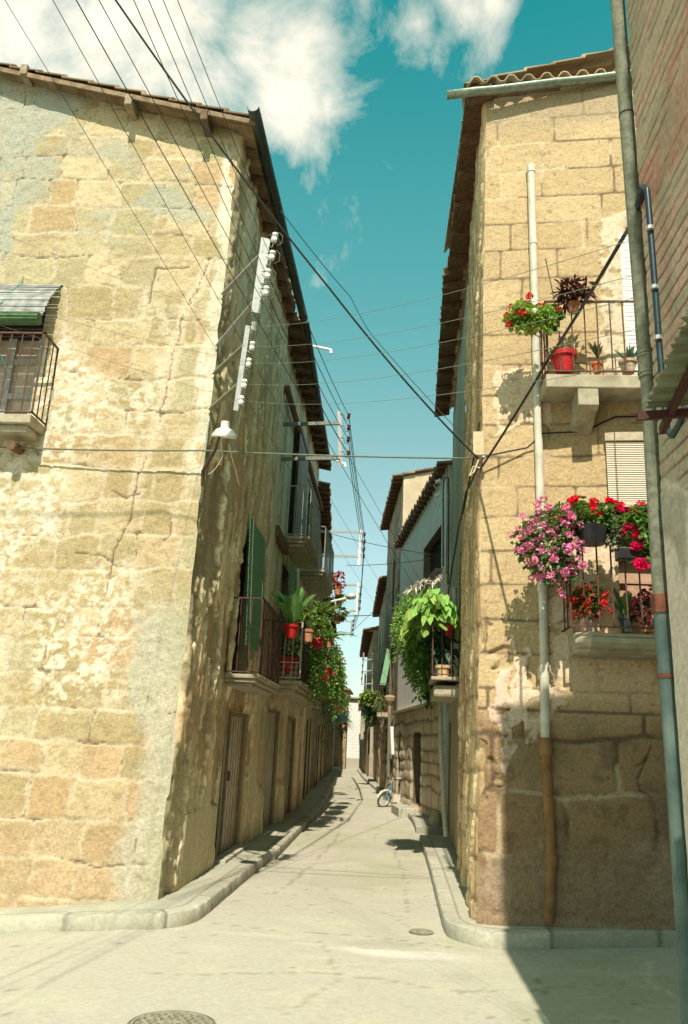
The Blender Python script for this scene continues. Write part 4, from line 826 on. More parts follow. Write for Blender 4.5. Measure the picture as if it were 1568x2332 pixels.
line_house('eaved_house','farthest house on the right, its small tiled eave jutting into the sky strip',(-1.0,41.1),(-1.62,53.0),7.3,'R',.5,fnplain((.42,.34,.21),(.26,.21,.13),(.56,.47,.32),821,.05,.25,stone=2.4),[(1,2.1,.1,2.2,'door'),(4.6,5.6,.1,2.2,'door'),(2.5,3.6,2.9,5),(8.4,9.4,3.2,5)],seed=47,d=.15)
# ---- what closes the street
e0,e1=aty(788,1755,57),aty(818,1755,57); zt_=aty(803,1594,57)[2]
t=thing('block_house','narrow house end of pale concrete blocks closing the far end of the street','house',((e0+e1)/2*[1,1,0]))
def fnblk(U,Z):
    dx=np.abs(fr(U/.4+.5*(np.floor(Z/.2)%2))-.5)*.4; dz=np.abs(fr(Z/.2)-.5)*.2; jn=np.maximum(ss(.19,.2,dx),ss(.085,.1,dz)); c=np.ones(U.shape+(3,))*np.array([.66,.66,.62]); c=mixc(c,(.45,.45,.42),jn*.8); c=mixc(c,(.55,.54,.48),ss(.5,.7,fbm(U*2,Z*2,3,3))*.4); c=mixc(c,(.36,.34,.26),ss(.75,.7,Z)); return c,.0*U
wx=e1[0]-e0[0]
wall('wall',t,PLAS(),(e0[0],57,0),(1,0,0),(0,-1,0),coords(0,wx,.05),coords(0,zt_,.05),fnblk)
MB().box((e0[0],57.05,0),(e1[0],62,zt_-.01)).build('side_wall',M('side_render',(.30,.26,.18)),t); MB().obox(((e0[0]+e1[0])/2,59.4,zt_+.12),(wx/2+.2,0,0),(0,2.6,0),(0,0,.06)).build('roof',M('dull_tile',(.22,.14,.09),.9,sc=8,c2=(.32,.22,.14)),t)
t=thing('end_house','pale stone house beside the concrete blocks where the street bends away','house',(e1[0]+1.5,57,0))
wall('wall',t,PLAS(),(e1[0]+.01,57.3,0),(1,.25,0),(.25,-1,0),coords(0,4,.1),coords(0,zt_-.25,.1),fnplain((.42,.37,.27),(.34,.29,.2),(.5,.45,.34),831,.02,.6))
MB().box((e1[0]+.05,57.3,0),(e1[0]+4,63,zt_-.6)).build('side_wall',M('side_render',(.30,.26,.18)),t); MB().obox((e1[0]+2,59.7,zt_-.2),(2.2,.5,0),(0,2.6,0),(0,0,.06)).build('roof',M('dull_tile',(.22,.14,.09),.9,sc=8,c2=(.32,.22,.14)),t)
t=thing('far_house','shaded far house at the left of the concrete blocks','house',(e0[0]-3,57,0))
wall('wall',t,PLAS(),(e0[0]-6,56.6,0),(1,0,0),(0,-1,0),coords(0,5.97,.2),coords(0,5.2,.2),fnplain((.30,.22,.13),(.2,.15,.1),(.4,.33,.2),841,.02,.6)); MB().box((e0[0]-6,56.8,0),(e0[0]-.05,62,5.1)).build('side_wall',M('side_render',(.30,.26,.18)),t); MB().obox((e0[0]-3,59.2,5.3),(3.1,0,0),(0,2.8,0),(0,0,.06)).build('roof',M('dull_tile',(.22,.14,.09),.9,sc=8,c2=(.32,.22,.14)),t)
# ---- brick house at the right edge
H0=thing('brick_house','tall brick house at the right edge with plastered foot, seen steeply from below','house',(1.05,3.05,0))
def fnK(U,Z):
    f=fbm(U*10,Z*10,903,4); Zr=Z+.006*np.sin(U*3)+.004*(fbm(U*4,Z*4,901,3)-.5); row=np.floor(Zr/.062); dz=np.abs(fr(Zr/.062)-.5)*.062; r=h2(np.floor(U/.25+.5*(row%2)),row,3)
    c=np.ones(U.shape+(3,))*np.array([.48,.36,.26]); c=mixc(c,(.54,.33,.26),ss(.55,.95,r)*.8); c=mixc(c,(.34,.29,.19),ss(.4,.1,r)*.6); c=mixc(c,(.50,.16,.11),ss(.6,.7,fbm(U*2.5,Z*3,905,4))*.5); c=mixc(c,(.30,.28,.19),ss(.5,.65,fbm(U*1.2,Z*1.5,907,4))*.7)
    j=ss(.0235,.029,dz); jm=ss(.30,.42,fbm(U*3,Z*8,909,4)); c=mixc(c,(.15,.045,.03),j*jm*.95); dis=.006*(1-j*jm)+.010*(f-.5)
    c=c*1.15; m=ss(2.42,2.36,Z+.1*(f-.5)-.25*ss(.5,0,U)); c=mixc(c,(.64,.54,.44),m); dis=dis*(1-m)+m*(.012+.004*(f-.5))
    m2=m*ss(.56,.64,fbm(U*2.5,Z*1.6,911,4))*ss(1.4,1.0,U); c=mixc(c,(.24,.23,.17),m2*.6)
    return c,dis
wall('wall',H0,WALL(),(1.05,3.05,0),(0,-1,0),(-1,0,0),np.unique(np.concatenate([coords(0,1.35,.012),np.arange(1.4,9,.2)])),np.unique(np.concatenate([np.arange(-.2,1,.05),coords(1,5.6,.0105),np.arange(5.65,8.05,.2)])),fnK)
MB().quad((1.05,3.052,-.2),(9,3.052,-.2),(9,3.052,8),(1.05,3.052,8)).quad((9,3.05,0),(9,-6,0),(9,-6,8),(9,3.05,8)).quad((1.05,-6,0),(9,-6,0),(9,-6,8),(1.05,-6,8)).build('wall',M('brick_plain',(.36,.26,.18),.9,sc=6),H0)
tiles('roof',H0,(1.035,3.1,8.0),(0,-1,0),(1,0,.2),9.2,8.2,seed=51)
m=MB(); P=[(1.0,3.06,5.9),(1.0,3.06,4.6),(.997,3.06,3.2),(.995,3.06,2.66),(.99,3.06,2.58)]
X_=.985
def px_(px,py): 
    p=atx(px,py,X_); return p
PU=[np.array([X_,3.02,z]) for z in (6.8,4.6,3.05)]; zc1=aty(1478,850,3.02)[2]; zc2=aty(1512,1385,3.02)[2]
def pipex(py,px): return aty(px,py,3.12)
up=[pipex(y,x) for x,y in ((1388,-260),(1411,60),(1446,500),(1475,850))]; lo_=[pipex(y,x) for x,y in ((1476,850),(1490,1088),(1508,1385))]; bt=[pipex(y,x) for x,y in ((1508,1385),(1536,1722),(1551,1950),(1562,2110),(1572,2300))]
print('pipe',up,lo_,bt)
m.tube(up,.033,16); m.tube(lo_,.032,16); PP=m.build('drainpipe',CASTI(),H0,smooth=False)
m=MB(); m.tube([lo_[0]+[0,0,-.02],lo_[0]+[0,0,.09]],.038,16)
for k in (.075,.09,.0): m.tube([lo_[0]+[0,0,k-.004],lo_[0]+[0,0,k+.004]],.041,14)
m.build('pipe_collar',CASTI(),PP)
for q_ in ([bt[0]+[0,0,-.02],bt[0]+[0,0,.05]],[aty(1521,1540,3.12)+[0,0,-.008],aty(1521,1540,3.12)+[0,0,.008]]): MB().tube(q_,.040 if q_[0][2]>bt[0][2]-.1 else .037,16).build('rust_collar',M('rust_red',(.13,.035,.02),.85,sc=14,c2=(.22,.08,.04)),PP)
MB().tube(bt+[bt[-1]-[0,0,.6]],.0335,16).build('lower_pipe',M('blue_green_pipe',(.055,.105,.105),.65,sc=5,c2=(.13,.18,.15)),PP)
tq=up[1]+(up[2]-up[1])*.48; td=(up[2]-up[1])/np.linalg.norm(up[2]-up[1])*.004; MB().tube([tq-td*.7,tq+td*.7],.0355,12).build('wire_tie',DARK(),PP)
# blue-black water pipe and thin cables on the brick wall
bp=[atx(px,py,.99) for px,py in ((1452,470),(1458,440),(1466,425),(1474,432),(1480,500),(1492,650),(1503,800),(1515,935),(1520,980),(1532,992),(1548,965),(1562,930))]
o=cable('water_pipe','dark blue water pipe clipped to the brick wall, bending behind the awning','pipe',bp,.013,0,M('blue_pipe',(.010,.03,.04),.4))
for (px,py) in ((1481,520),(1491,655),(1499,770)):
    q=atx(px,py,.985); MB().tube([q+[0,0,-.008],q+[0,0,.008]],.016,8).build('pipe_clip',GALV(),o)
# corrugated awning
tA=thing('awning','rusty corrugated sheet awning hung on the brick house wall at the right edge','awning',(.9,1.8,2.5))
zt1=np.array([.66,2.06,0]); 
A_=aty(1467,930,2.05); B_=aty(1568,700,1.72); dv=(B_-A_); far=B_+dv*3.5; ax=np.array([1.0,0.02,.10]); ax/=np.linalg.norm(ax)
ns_=260; V=[];F=[]
for i in range(ns_+1):
    t_=i/ns_*4.5; p=A_+dv*t_; hgt=.007*math.sin(t_*np.linalg.norm(dv)*2*PI/.052); nrm=np.cross(ax,dv); nrm/=np.linalg.norm(nrm); nrm*=(1 if nrm[2]>0 else -1)
    jg=.006*math.sin(i*1.3)+.008*nr.rand()
    V+=[p+nrm*hgt+ax*jg,p+nrm*hgt+ax*.45]
for i in range(ns_): F.append((2*i,2*i+1,2*i+3,2*i+2))
o=link('corrugated_sheet',np.array(V),np.array(F),M('weathered_sheet',(.13,.14,.09),.8,.1,sc=6,c2=(.22,.22,.14)),tA,smooth=True); md=o.modifiers.new('s','SOLIDIFY'); md.thickness=.003
m=MB(); c=A_+ax*.22+np.array([0,0,-.022]); m.obox(c,ax*.24,(0,.006,0),(0,0,.012)); m.build('angle_bar',M('rust_bar',(.055,.018,.013),.85),tA)
m=MB(); a=A_+ax*.07+[0,0,-.02]; m.obox(a+dv*2,dv*2.2,ax*.008,(0,0,.012)); m.build('purlin',M('rust_bar',(.055,.018,.013),.85),tA)
MB().obox((1.04,1.2,2.58),(.03,0,0),(0,.9,.0),(0,0,.02)).build('wall_rail',M('rust_bar',(.055,.018,.013),.85),tA)
# ------------------------------------------------------------------ insulator brackets, lamps, wires
def insul(parent,p,ax,mat,r=.034,L_=.105,name='insulator'):
    ax=np.array(ax,float); m=MB(); m.lathe([(0,-L_/2),(r*.9,-L_/2),(r,-L_*.3),(r,-L_*.02),(r*.62,L_*.04),(r*.62,L_*.12),(r*1.0,L_*.18),(r,L_*.42),(r*.7,L_/2),(0,L_/2)],p,14,ax); return m.build(name,mat,parent,smooth=True)
def flat(m,a,b,w,th,up=(0,0,1)):
    a,b=np.array(a,float),np.array(b,float); d=b-a; l=np.linalg.norm(d); d/=l; s=np.cross(d,up); s/=np.linalg.norm(s); t_=np.cross(s,d); m.obox((a+b)/2,d*l/2,s*th/2,t_*w/2)
# bracket 1
by=7.40
b1t,b1b=aty(606,543,by),aty(583,712,by); b2t,b2b=aty(565,742,by+.12),aty(537,935,by+.12)
cw=lambda px,py: np.array([-2.13+.0105*(aty(px,py,8.07)[2]),8.05,aty(px,py,8.07)[2]])
K1=thing('insulator_bracket','upper pale bracket on the left corner carrying four white porcelain insulators','bracket',b1b)
m=MB(); flat(m,b1b,b1t,.10,.012,(1,.3,0)); m.build('bar',GALV(),K1)
for k,(w_,b_) in enumerate((((496,670),.17),((479,787),.79))):
    m=MB(); a=cw(*w_); e=b1t+(b1b-b1t)*b_; flat(m,a,e,.05,.012); flat(m,a+[0,0,-.02],e+[0,0,-.02],.008,.05); m.build('arm',GALV(),K1)
I1=[aty(*p,by-.02) for p in [(626,541),(620,582),(610,624),(606,663)]]
for p in I1:
    insul(K1,p,(.18,-.1,.98),PORC()); 
    m=MB(); m.tube([p+[-.06,.02,-.10],p+[-.02,.0,-.12],p+[.0,0,-.06]],.007,5); m.tube([p+[-.05,0,.02],p+[.05,-.02,.05],p+[.09,-.02,.0],p+[.085,0,-.07],p+[.03,0,-.10]],.004,5); m.tube([p+[-.07,0,.03],p+[.035,-.03,.02]],.004,5); m.build('pin_and_lead',M('galv_dark',(.2,.2,.18),.5,.5),K1)
K2=thing('insulator_bracket','lower grey bracket on the left corner carrying five small white insulators','bracket',b2b)
m=MB(); flat(m,b2b,b2t,.05,.012,(1,.3,0)); m.build('bar',GALV(),K2)
for (w_,b_) in (((473,850),.22),((466,931),.68)):
    m=MB(); a=cw(*w_); e=b2t+(b2b-b2t)*b_; flat(m,a,e,.05,.012); flat(m,a+[0,0,-.02],e+[0,0,-.02],.008,.05); m.build('arm',M('galv_shade',(.22,.22,.15),.6,.3),K2)
I2=[aty(*p,by+.12) for p in [(579,743),(575,788),(567,826),(557,874),(550,912)]]
for p in I2:
    insul(K2,p,(.1,-.1,.98),PORC(),.028,.095); MB().tube([p+[-.05,.01,-.05],p+[-.01,0,-.09],p+[0,0,-.04]],.006,5).build('pin',M('galv_dark',(.2,.2,.18),.5,.5),K2)
# bracket down the street: two long arms and a bar of brown insulators
def rack(label,wy,arms,bar,ins,hook=True,mat=None,inm=None,wx=-2.1,aw=.07,ir=.03,grp=None,curved=False):
    bt_,bb=aty(*bar[0],wy),aty(*bar[1],wy); t=thing('insulator_bracket',label,'bracket',bb)
    m=MB(); flat(m,bb,bt_,.07,.012,(1,.2,0)); m.build('bar',mat or GALV(),t)
    for k,(px,py,s) in enumerate(arms):
        e=bt_+(bb-bt_)*s; a=aty(px,py,wy); a[0]=min(a[0],wx) if wx<0 else max(a[0],wx); a=np.array([wx,wy,a[2]+(e[2]-a[2])*0])
        m=MB(); flat(m,a,e,aw,.012); flat(m,a+[0,0,-.03],e+[0,0,-.03],.01,aw*.7); m.build('arm',M('shaded_steel',(.12,.14,.12),.6,.3,c2=(.2,.22,.19)) if k<2 and not curved else GALV(),t)
    P=[]
    for q in ins:
        p=aty(*q,wy-.02); P.append(p); insul(t,p,(.12,0,1),inm or BROWNI(),ir,ir*3.3)
        e=bt_+(bb-bt_)*np.clip((bt_[2]-p[2])/(bt_[2]-bb[2]),0,1)
        MB().tube([e+[0,0,.03],e*.55+p*.45+[0,0,.03],e*.4+p*.6+[0,0,-.07],p*.9+e*.1+[0,0,-.09],p+[0,0,-.03]],.008,5).build('pin',M('galv_dark',(.2,.2,.18),.5,.5),t)
    return t,P
K3,I3=rack('bracket on two long dark arms with four brown insulators above the street',13.45,[(632,966,.22),(630,1045,.85)],((773,936),(776,1062)),[(795,947),(795,973),(794,1000),(794,1032)])
K4,I4=rack('white bracket on thin arms beyond the two upper balconies against the sky',20.6,[(745,1210,.05),(745,1266,.75)],((823,1207),(817,1287)),[(831,1217),(831,1233),(830,1250),(829,1266)],aw=.05,mat=PORC(),curved=True)
K5,I5=rack('small white bracket above the far street lamp and red hanging pots',27.0,[(760,1333,.06),(760,1404,.86)],((816,1328),(812,1400)),[(823,1337),(822,1353),(821,1370),(820,1386)],aw=.06,mat=PORC(),wx=-2.5,curved=True)
K6,I6=rack('tiny far bracket low in the sky strip above the left roofs',37.0,[(775,1412,.1)],((803,1412),(799,1450)),[(806,1414),(805,1424),(804,1434),(804,1444)],aw=.05,mat=GALV(),wx=-3.0,ir=.035,curved=True)
K7,I7=rack('far ladder-like bracket standing out from the right houses with small dark insulators',41.5,[(858,1500,.25),(858,1525,.6),(858,1556,.98)],((829,1486),(824,1560)),[(827,1500),(826,1515),(825,1530),(824,1545)],aw=.05,mat=GALV(),wx=-.9,ir=.035,curved=True)
# wires
WM=lambda:M('wire',(.03,.03,.025),.6); WG=lambda:M('wire_green',(.16,.22,.16),.6)
def back(px,z,far=2.4,py=0):
    return atz(px,py,z)
g='line wires climbing to the upper corner bracket'
for i,(px,p) in enumerate(zip((405,372,339,305),I1)):
    q=atz(px,0,p[2]+.15); e=q+(q-p)*1.2
    cable('wire','wire from the upper left sky to %s insulator of the upper corner bracket'%['the top','the second','the third','the lowest'][i],'wire',[p+[-.03,-.02,.02],q,e],.0035,.01,WM(),g)
R2I=[aty(995,1381,20.4),aty(992,1409,20.3)]
TI=thing('insulator_pair','two white insulators on hooked pins before the white house wall above the hosta','insulators',R2I[0])
for p in R2I: insul(TI,p,(0,0,1),PORC(),.05,.16); MB().tube([p+[0,0,-.07],p+[.05,0,-.15],p+[.13,0,-.02],p+[.3,0,-.02]],.014,5).build('pin',M('galv_dark',(.2,.2,.18),.5,.5),TI)
g='wires crossing the left facade toward the white house'
for i,(px,mid,e) in enumerate(((226,(560,770),R2I[0]),(174,(456,595),R2I[1]),(121,(400,600),aty(935,1440,24)),(12,(330,640),aty(925,1480,25)))):
    q=atz(px,0,6.1); 
    cable('wire','long wire before the sunlit left facade, %s in the sky'%['fourth from the left edge','third from the left edge','second from the left edge','nearest the left edge'][i],'wire',[e,q,q+(q-e)*.3],(.0035,.0045,.003,.0025)[i],(.12,.12,.12,.12)[i],WM(),g)
q=atz(264,0,7.6); JB=aty(1090,1045,7.72)
cable('thick_cable','thick black cable hanging across the sky down to the junction box','cable',[JB,q+(JB-q)*.55+[0,0,-.18],q,q+(q-JB)*.8],.0095,.06,None)
cable('thin_cable','thin drop wire running beside the thick black cable down to the right corner','cable',[JB+[-.02,0,.1],aty(845,760,7.75),aty(800,678,7.6),aty(640,480,6.6)],.004,.02,WM())
for i,(a,b,pp) in enumerate(((I1,I3,1),(I3,I4,1),(I4,I5,1),(I5,I6,1))):
    for k in range(4):
        cable('wire','%s wire of the four %s'%(['top','second','third','lowest'][k],['from the upper corner bracket to the brown insulators','from the brown insulators to the white bracket','from the white bracket to the one above the far lamp','between the two smallest far brackets on the left'][i]),'wire',[a[k],b[k]],(.006,.007,.009,.010)[i],(.10,.06,.05,.04)[i],WM(),'line wires over the street',n=8)
g='thin wires crossing the street from the lower corner bracket'
ends=[(1424,560),(1430,640),(1437,690),(1445,760),(1450,840)]; mids=[(1060,665),(1060,705),(1050,748),(1045,800),(1040,850)]
for i,(p,e) in enumerate(zip(I2,ends)):
    E_=aty(e[0]+10,e[1]-12,3.0); cable('wire','pale wire crossing the street from %s insulator of the lower corner bracket'%['the top','the second','the middle','the fourth','the lowest'][i],'wire',[p,E_],.0016,.10,WG(),g)
g='thin wires along the left facade'
for i,(p,e) in enumerate(((0,(0,530)),(2,(0,690)),(4,(0,740)))):
    E_=aty(e[0],e[1],6.6); cable('wire','faint wire crossing the left facade to %s insulator of the lower bracket'%['the top','the middle','the lowest'][i],'wire',[I2[p],E_,E_+(E_-I2[p])*.3],.0014,.02,M('wire_faded',(.14,.11,.07),.7),g)
a=aty(0,1018,7.88); b=aty(456,1026,7.9); c_=aty(1075,1044,7.76)
cable('cable','grey-green cable strung level across the left facade and over the street','cable',[a+[-1,0,0],a,b,c_],.009,.015,M('grey_cable',(.12,.14,.10),.7))
for i,(p,q,wy0,wy1) in enumerate((((700,1395),(870,1400),22,30),((735,1402),(880,1398),24,31),((745,1213),(1000,1265),20,17.3),((790,1287),(985,1272),20.6,17.4),((800,1440),(940,1300),30,24),((830,1500),(905,1440),35,27))):
    cable('wire',['upper of two dark wires level across the street above the flower balcony','lower of two dark wires level across the street above the flower balcony','wire sloping from the second upper balcony to the white house','pale wire from the foot of the white bracket to the white house','faint wire slanting up to the dark tall house','faint far wire between the right houses'][i],'wire',[aty(*p,wy0),aty(*q,wy1)],.008,.05,WM())
# junction box and wall bracket on the right corner
J=thing('junction_box','pale wooden junction box with hooked insulators on the edge of the right corner house','junction box',JB)
MB().obox(JB+[.0,.0,.16],(.055,-.003,0),(0,.03,0),(0,0,.13)).build('box_panel',M('pale_ply',(.50,.40,.25),.8),J,bev=.006)
m=MB(); m.tube([JB+[.03,-.02,.0],JB+[.01,-.02,-.1],JB+[-.01,-.03,-.30]],[.02,.018,.012],7); m.build('hook_iron',IRON(),J)
m=MB(); m.tube([JB+[.0,-.03,-.02],JB+[-.05,-.04,-.16],JB+[-.09,-.04,-.2],JB+[-.06,-.04,-.1],JB+[.04,-.04,-.12]],.008,6); m.build('knotted_cord',M('cream_cord',(.6,.5,.33),.8),J)
insul(J,JB+[.05,-.03,.02],(0,0,1),GALV(),.02,.05)
bw=[JB+[0.02,-.05,-.12],aty(1250,818,6.0),aty(1425,532,3.7),aty(1452,478,3.12),aty(1462,440,2.98)]
cable('thick_cable','thick black cable slanting up past the balcony to the brick house','cable',bw,.0125,.015,None)
cable('cable','black cable along the facade under the upper right balcony and over the window blind','cable',[JB+[.05,-.02,.02],wallpt(1200,1022,.03),wallpt(1222,1005,.07),wallpt(1232,993,.07),wallpt(1330,985,.03),wallpt(1370,965,.03),wallpt(1400,952,.03),wallpt(1480,950,.03)],.009,0,None)
cable('cable','dark cable hanging down along the shaded side of the right corner house','cable',[JB+[.0,.0,-.05],aty(1062,1120,9.3),aty(1045,1200,10.6),aty(1030,1290,12.5),aty(1015,1390,14.0)],.012,.03,None)
cable('cable','black cable in sunlight down the left edge of the grey rendered wall','cable',[aty(1093,960,7.75),aty(1082,1030,7.9),aty(1055,1170,9.2)],.01,.0,None)
S2=thing('insulator_pair','two white insulators with looped cream leads under the tiled eave of the white house','insulators',aty(999,1092,16.6))
for p in (aty(999,1096,16.6),aty(997,1128,16.6)): insul(S2,p,(.9,0,.4),PORC(),.045,.12); MB().tube([p+[-.03,0,0],p+[-.1,0,-.1],p+[0,0,-.28],p+[.1,0,-.12],p+[.14,0,.05]],.011,5).build('lead',M('cream_cord',(.6,.5,.33),.8),S2)
# corner lamp
LP=aty(512,985,7.35); base=np.array([-2.07,8.0,aty(450,1075,8.0)[2]])
T=thing('street_lamp','bell-shaped aluminium street lamp on a bent arm at the left corner','street lamp',base)
m=MB(); m.tube([base+[0,.02,-.14],base+[0,-.03,.0],base+(LP-base)*.55+[0,0,.0],LP+[-.05,.02,-.02]],[.022,.02,.016,.014],8); m.build('arm',M('rusty_iron2',(.10,.05,.035),.7,.3),T)
axl=np.array([.05,-.30,.95]); m=MB(); m.lathe([(.125,-.05),(.13,-.035),(.105,.0),(.085,.03),(.05,.045),(.042,.05),(.042,.10),(.034,.115),(0,.118)],LP,22,axl); m.lathe([(.125,-.05),(.10,-.03),(.04,.03),(0,.03)],LP,22,axl)
SH=m.build('lamp_shade',M('lamp_aluminium',(.62,.62,.56),.35,.3,amt=.06),T,smooth=True)
MB().lathe([(0,-.045),(.02,-.04),(.028,-.02),(.02,.02),(0,.02)],LP,12,axl).build('bulb',PORC(),SH,smooth=True)
cable('lamp_cord','loose cream cord looping from the bell lamp to the wall','cord',[LP+[-.03,.02,-.05],base+[.22,-.1,.16],base+[.05,0,-.02]],.005,.05,M('cream_cord',(.6,.5,.33),.8))
cable('lamp_cord','pale cord hanging down the peeled corner wall beside the bell lamp','cord',[LP+[.03,.1,-.08],LP+[.08,.3,-.28],LP+[.10,.45,-.40]],.005,.02,M('cream_cord',(.6,.5,.33),.8))
cable('conduit','pale thin conduit down the left corner edge above the bell lamp','conduit',[np.array([-2.07,8.02,5.0]),np.array([-2.09,8.02,4.0])],.008,0,GALV())
# far lamp
a=aty(724,1378,22.0); a[0]=-2.15; b=aty(782,1364,22.0); c_=aty(798,1360,22)
T=thing('street_lamp','far street lamp with a round pale head above the flowers','street lamp',a)
MB().tube([a,(a+b)/2,b,c_],[.03,.03,.035,.03],8).build('arm',M('cream_pole',(.6,.55,.42),.5),T)
MB().lathe([(0,-.06),(.10,-.05),(.15,0),(.13,.06),(.07,.10),(0,.12)],c_+[.03,0,0],18,(-.1,0,1)).build('lamp_head',M('lamp_aluminium',(.62,.62,.56),.35,.3),T,smooth=True)
# ------------------------------------------------------------------ manholes
def manhole(label,c,r,fine):
    t=thing('manhole_cover',label,'manhole cover',c); m=MB(); m.lathe([(r,-.02),(r,.009),(r*.95,.010),(r*.94,.004),(0,.004)],c,48); m.build('plate',M('cast_iron',(.16,.14,.10),.75,.35,sc=14,c2=(.26,.24,.17)),t)
    m=MB(); s=fine; n=int(r/s)+1
    for i in range(-n,n+1):
        for j in range(-n,n+1):
            x,y=i*s+(j%2)*s*.5,j*s*.85
            if r*.28<math.hypot(x,y)<r*.86: m.obox((c[0]+x,c[1]+y,c[2]+.007),(s*.36*(1 if (i+j)%2 else .6),s*.12*(1 if (i+j)%3 else -1),0),(0,s*.16,0),(0,0,.004))
    for q in (.24,.9): m.lathe([(r*q-.006,.003),(r*q-.006,.011),(r*q+.006,.011),(r*q+.006,.003)],c,40)
    for k in range(6): a=k*PI/3; m.obox((c[0]+.12*r*math.cos(a),c[1]+.12*r*math.sin(a),c[2]+.007),(.09*r*math.cos(a),.09*r*math.sin(a),0),(-.03*r*math.sin(a),.03*r*math.cos(a),0),(0,0,.003))
    m.build('raised_pattern',M('worn_iron',(.34,.32,.24),.6,.3,sc=20),t)
c=atz(393,2336,.0); manhole('large round iron manhole cover in the sunlit foreground road',np.array([c[0],c[1]-.02,.003]),.255,.05)
c=atz(960,2124,.0); manhole('small round manhole cover beside the right kerb corner',np.array([c[0],c[1],.004]),.11,.04)
# ------------------------------------------------------------------ moped leaning by the stone doorway
mo=atz(897,1838,0.); T=thing('moped','small pale blue and cream moped parked at the stone house steps','moped',mo)
fd=np.array([-.80,-.55,0]); fd/=np.linalg.norm(fd); sd=np.array([fd[1],-fd[0],0]); lean=np.array([.25,.12,0])
def mp(f,z,s=0): f,z,s=f*.74,z*.74,s*.74; return mo+fd*f+sd*s+np.array([0,0,z])+lean*z
def wheel(cf,r,nm):
    m=MB(); pts=[mp(cf+r*math.cos(a),.0+r+r*math.sin(a)) for a in np.linspace(0,2*PI,25)]; m.tube(pts,.026,6,False); o=m.build(nm,M('tyre',(.05,.045,.04),.8),T)
    m=MB(); pts=[mp(cf+(r-.035)*math.cos(a),r+(r-.035)*math.sin(a)) for a in np.linspace(0,2*PI,25)]; m.tube(pts,.014,5,False)
    for k in range(12): a=k*PI/6; m.tube([mp(cf,r),mp(cf+(r-.035)*math.cos(a),r+(r-.035)*math.sin(a))],.003,4)
    m.build('rim',GALV(),o)
wheel(.52,.25,'wheel'); wheel(-.45,.25,'wheel')
TB=M('teal_paint',(.10,.20,.22),.5); CR=M('cream_paint',(.55,.52,.42),.4)
m=MB(); m.tube([mp(.40,.85),mp(.25,.40),mp(-.05,.32),mp(-.30,.38)],[.03,.04,.05,.04],8); m.tube([mp(-.30,.38),mp(-.20,.72)],.025,7); m.tube([mp(.52,.27,.05),mp(.42,.78,.03)],.018,6); m.tube([mp(.52,.27,-.05),mp(.42,.78,-.03)],.018,6); m.tube([mp(-.45,.27,.06),mp(-.22,.60,.04)],.016,6); m.build('frame',TB,T)
m=MB(); m.tube([mp(.40,.85),mp(.36,1.0),mp(.30,1.03,.18),mp(.16,1.04,.27)],.014,6); m.tube([mp(.36,1.0),mp(.30,1.03,-.18),mp(.16,1.04,-.27)],.014,6); m.build('handlebar',GALV(),T)
MB().tube([mp(.02,.80),mp(-.15,.80),mp(-.32,.79)],[.04,.085,.06],10).build('saddle',BLACKP(),T,smooth=True)
MB().tube([mp(.45,.88),mp(.52,.88)],[.05,.06],12).build('headlight',GALV(),T)
m=MB()
for cf in (.52,-.45): m.tube([mp(cf+.32*math.cos(a),.27+.32*math.sin(a)) for a in np.linspace(.2,2.6,9)],.035,6)
m.obox(mp(-.05,.30),fd*.17,sd*.09,(0,0,.09)); m.tube([mp(-.1,.2,.1),mp(-.5,.22,.12)],.035,8); m.build('mudguard_and_engine',CR,T)
MB().tube([mp(-.5,.66),mp(-.25,.66)],.03,6).build('luggage_rack',GALV(),T)
# ------------------------------------------------------------------ plants
LG=(.10,.24,.04); DG=(.05,.13,.03); YG=(.13,.25,.035)
def A(px,py,y): return aty(px,py,y)
def S_(px,y): return px*y/1814.*1.04   # picture size to metres at a depth
# -- right facade, upper balcony
y=7.28
c=A(1212,715,y); p=A(1219,743,y); pk=shrub('bright red geranium in a clay pot hung outside the upper right balcony','potted plant','potted_geranium',p,.062,.12,TERRA(),c+[-.02,0,.0],(.23,.14,.17),1100,.040,.022,(.27,.44,.07),(16,.036,26,(.70,.012,.03),11),seed=3,clumps=16,curl=.25,drop=.1)
p=A(1263,752,y+.05); shrub('small black-potted green geranium tucked at the corner post of the upper right balcony','potted plant','potted_geranium',p,.045,.09,BLACKP(),A(1262,718,y+.05),(.075,.08,.10),130,.04,.02,(.11,.22,.03),(3,.03,22,(.70,.012,.03),12),seed=4)
p=A(1306,700,7.36); shrub('dark purple-leaved trailing plant in a pot on the upper right balcony rail','potted plant','potted_plant',p+[0,0,-.06],.065,.10,TERRA(),A(1306,668,7.36)+[0,0,0],(.17,.13,.13),360,.085,.013,(.085,.022,.022),None,seed=5,clumps=20,curl=.35,var=.45)
shrub('large bright red flowerpot with small seedlings on the upper right balcony floor','flowerpot','flowerpot',A(1286,850,7.47),.125,.215,REDP(),A(1286,800,7.47),(.11,.08,.06),40,.05,.02,(.12,.20,.05),(3,.02,10,(.7,.35,.3),14),seed=6)
blades('spiky grey-green succulent in a small orange pot on the upper right balcony floor','potted plant','potted_succulent',A(1361,850,7.47),.052,.11,M('orange_clay',(.50,.13,.04),.7),46,.20,.011,(.14,.18,.08),seed=7,spread=.7,up=.9,drp=.15,start=A(1361,815,7.47))
blades('spiky green aloe in a mottled clay pot partly behind the big drainpipe','potted plant','potted_aloe',A(1432,850,7.45),.085,.13,M('mottled_clay',(.42,.22,.12),.8,c2=(.58,.50,.36)),36,.20,.014,(.10,.20,.12),seed=8,spread=.9,up=.8,drp=.1)
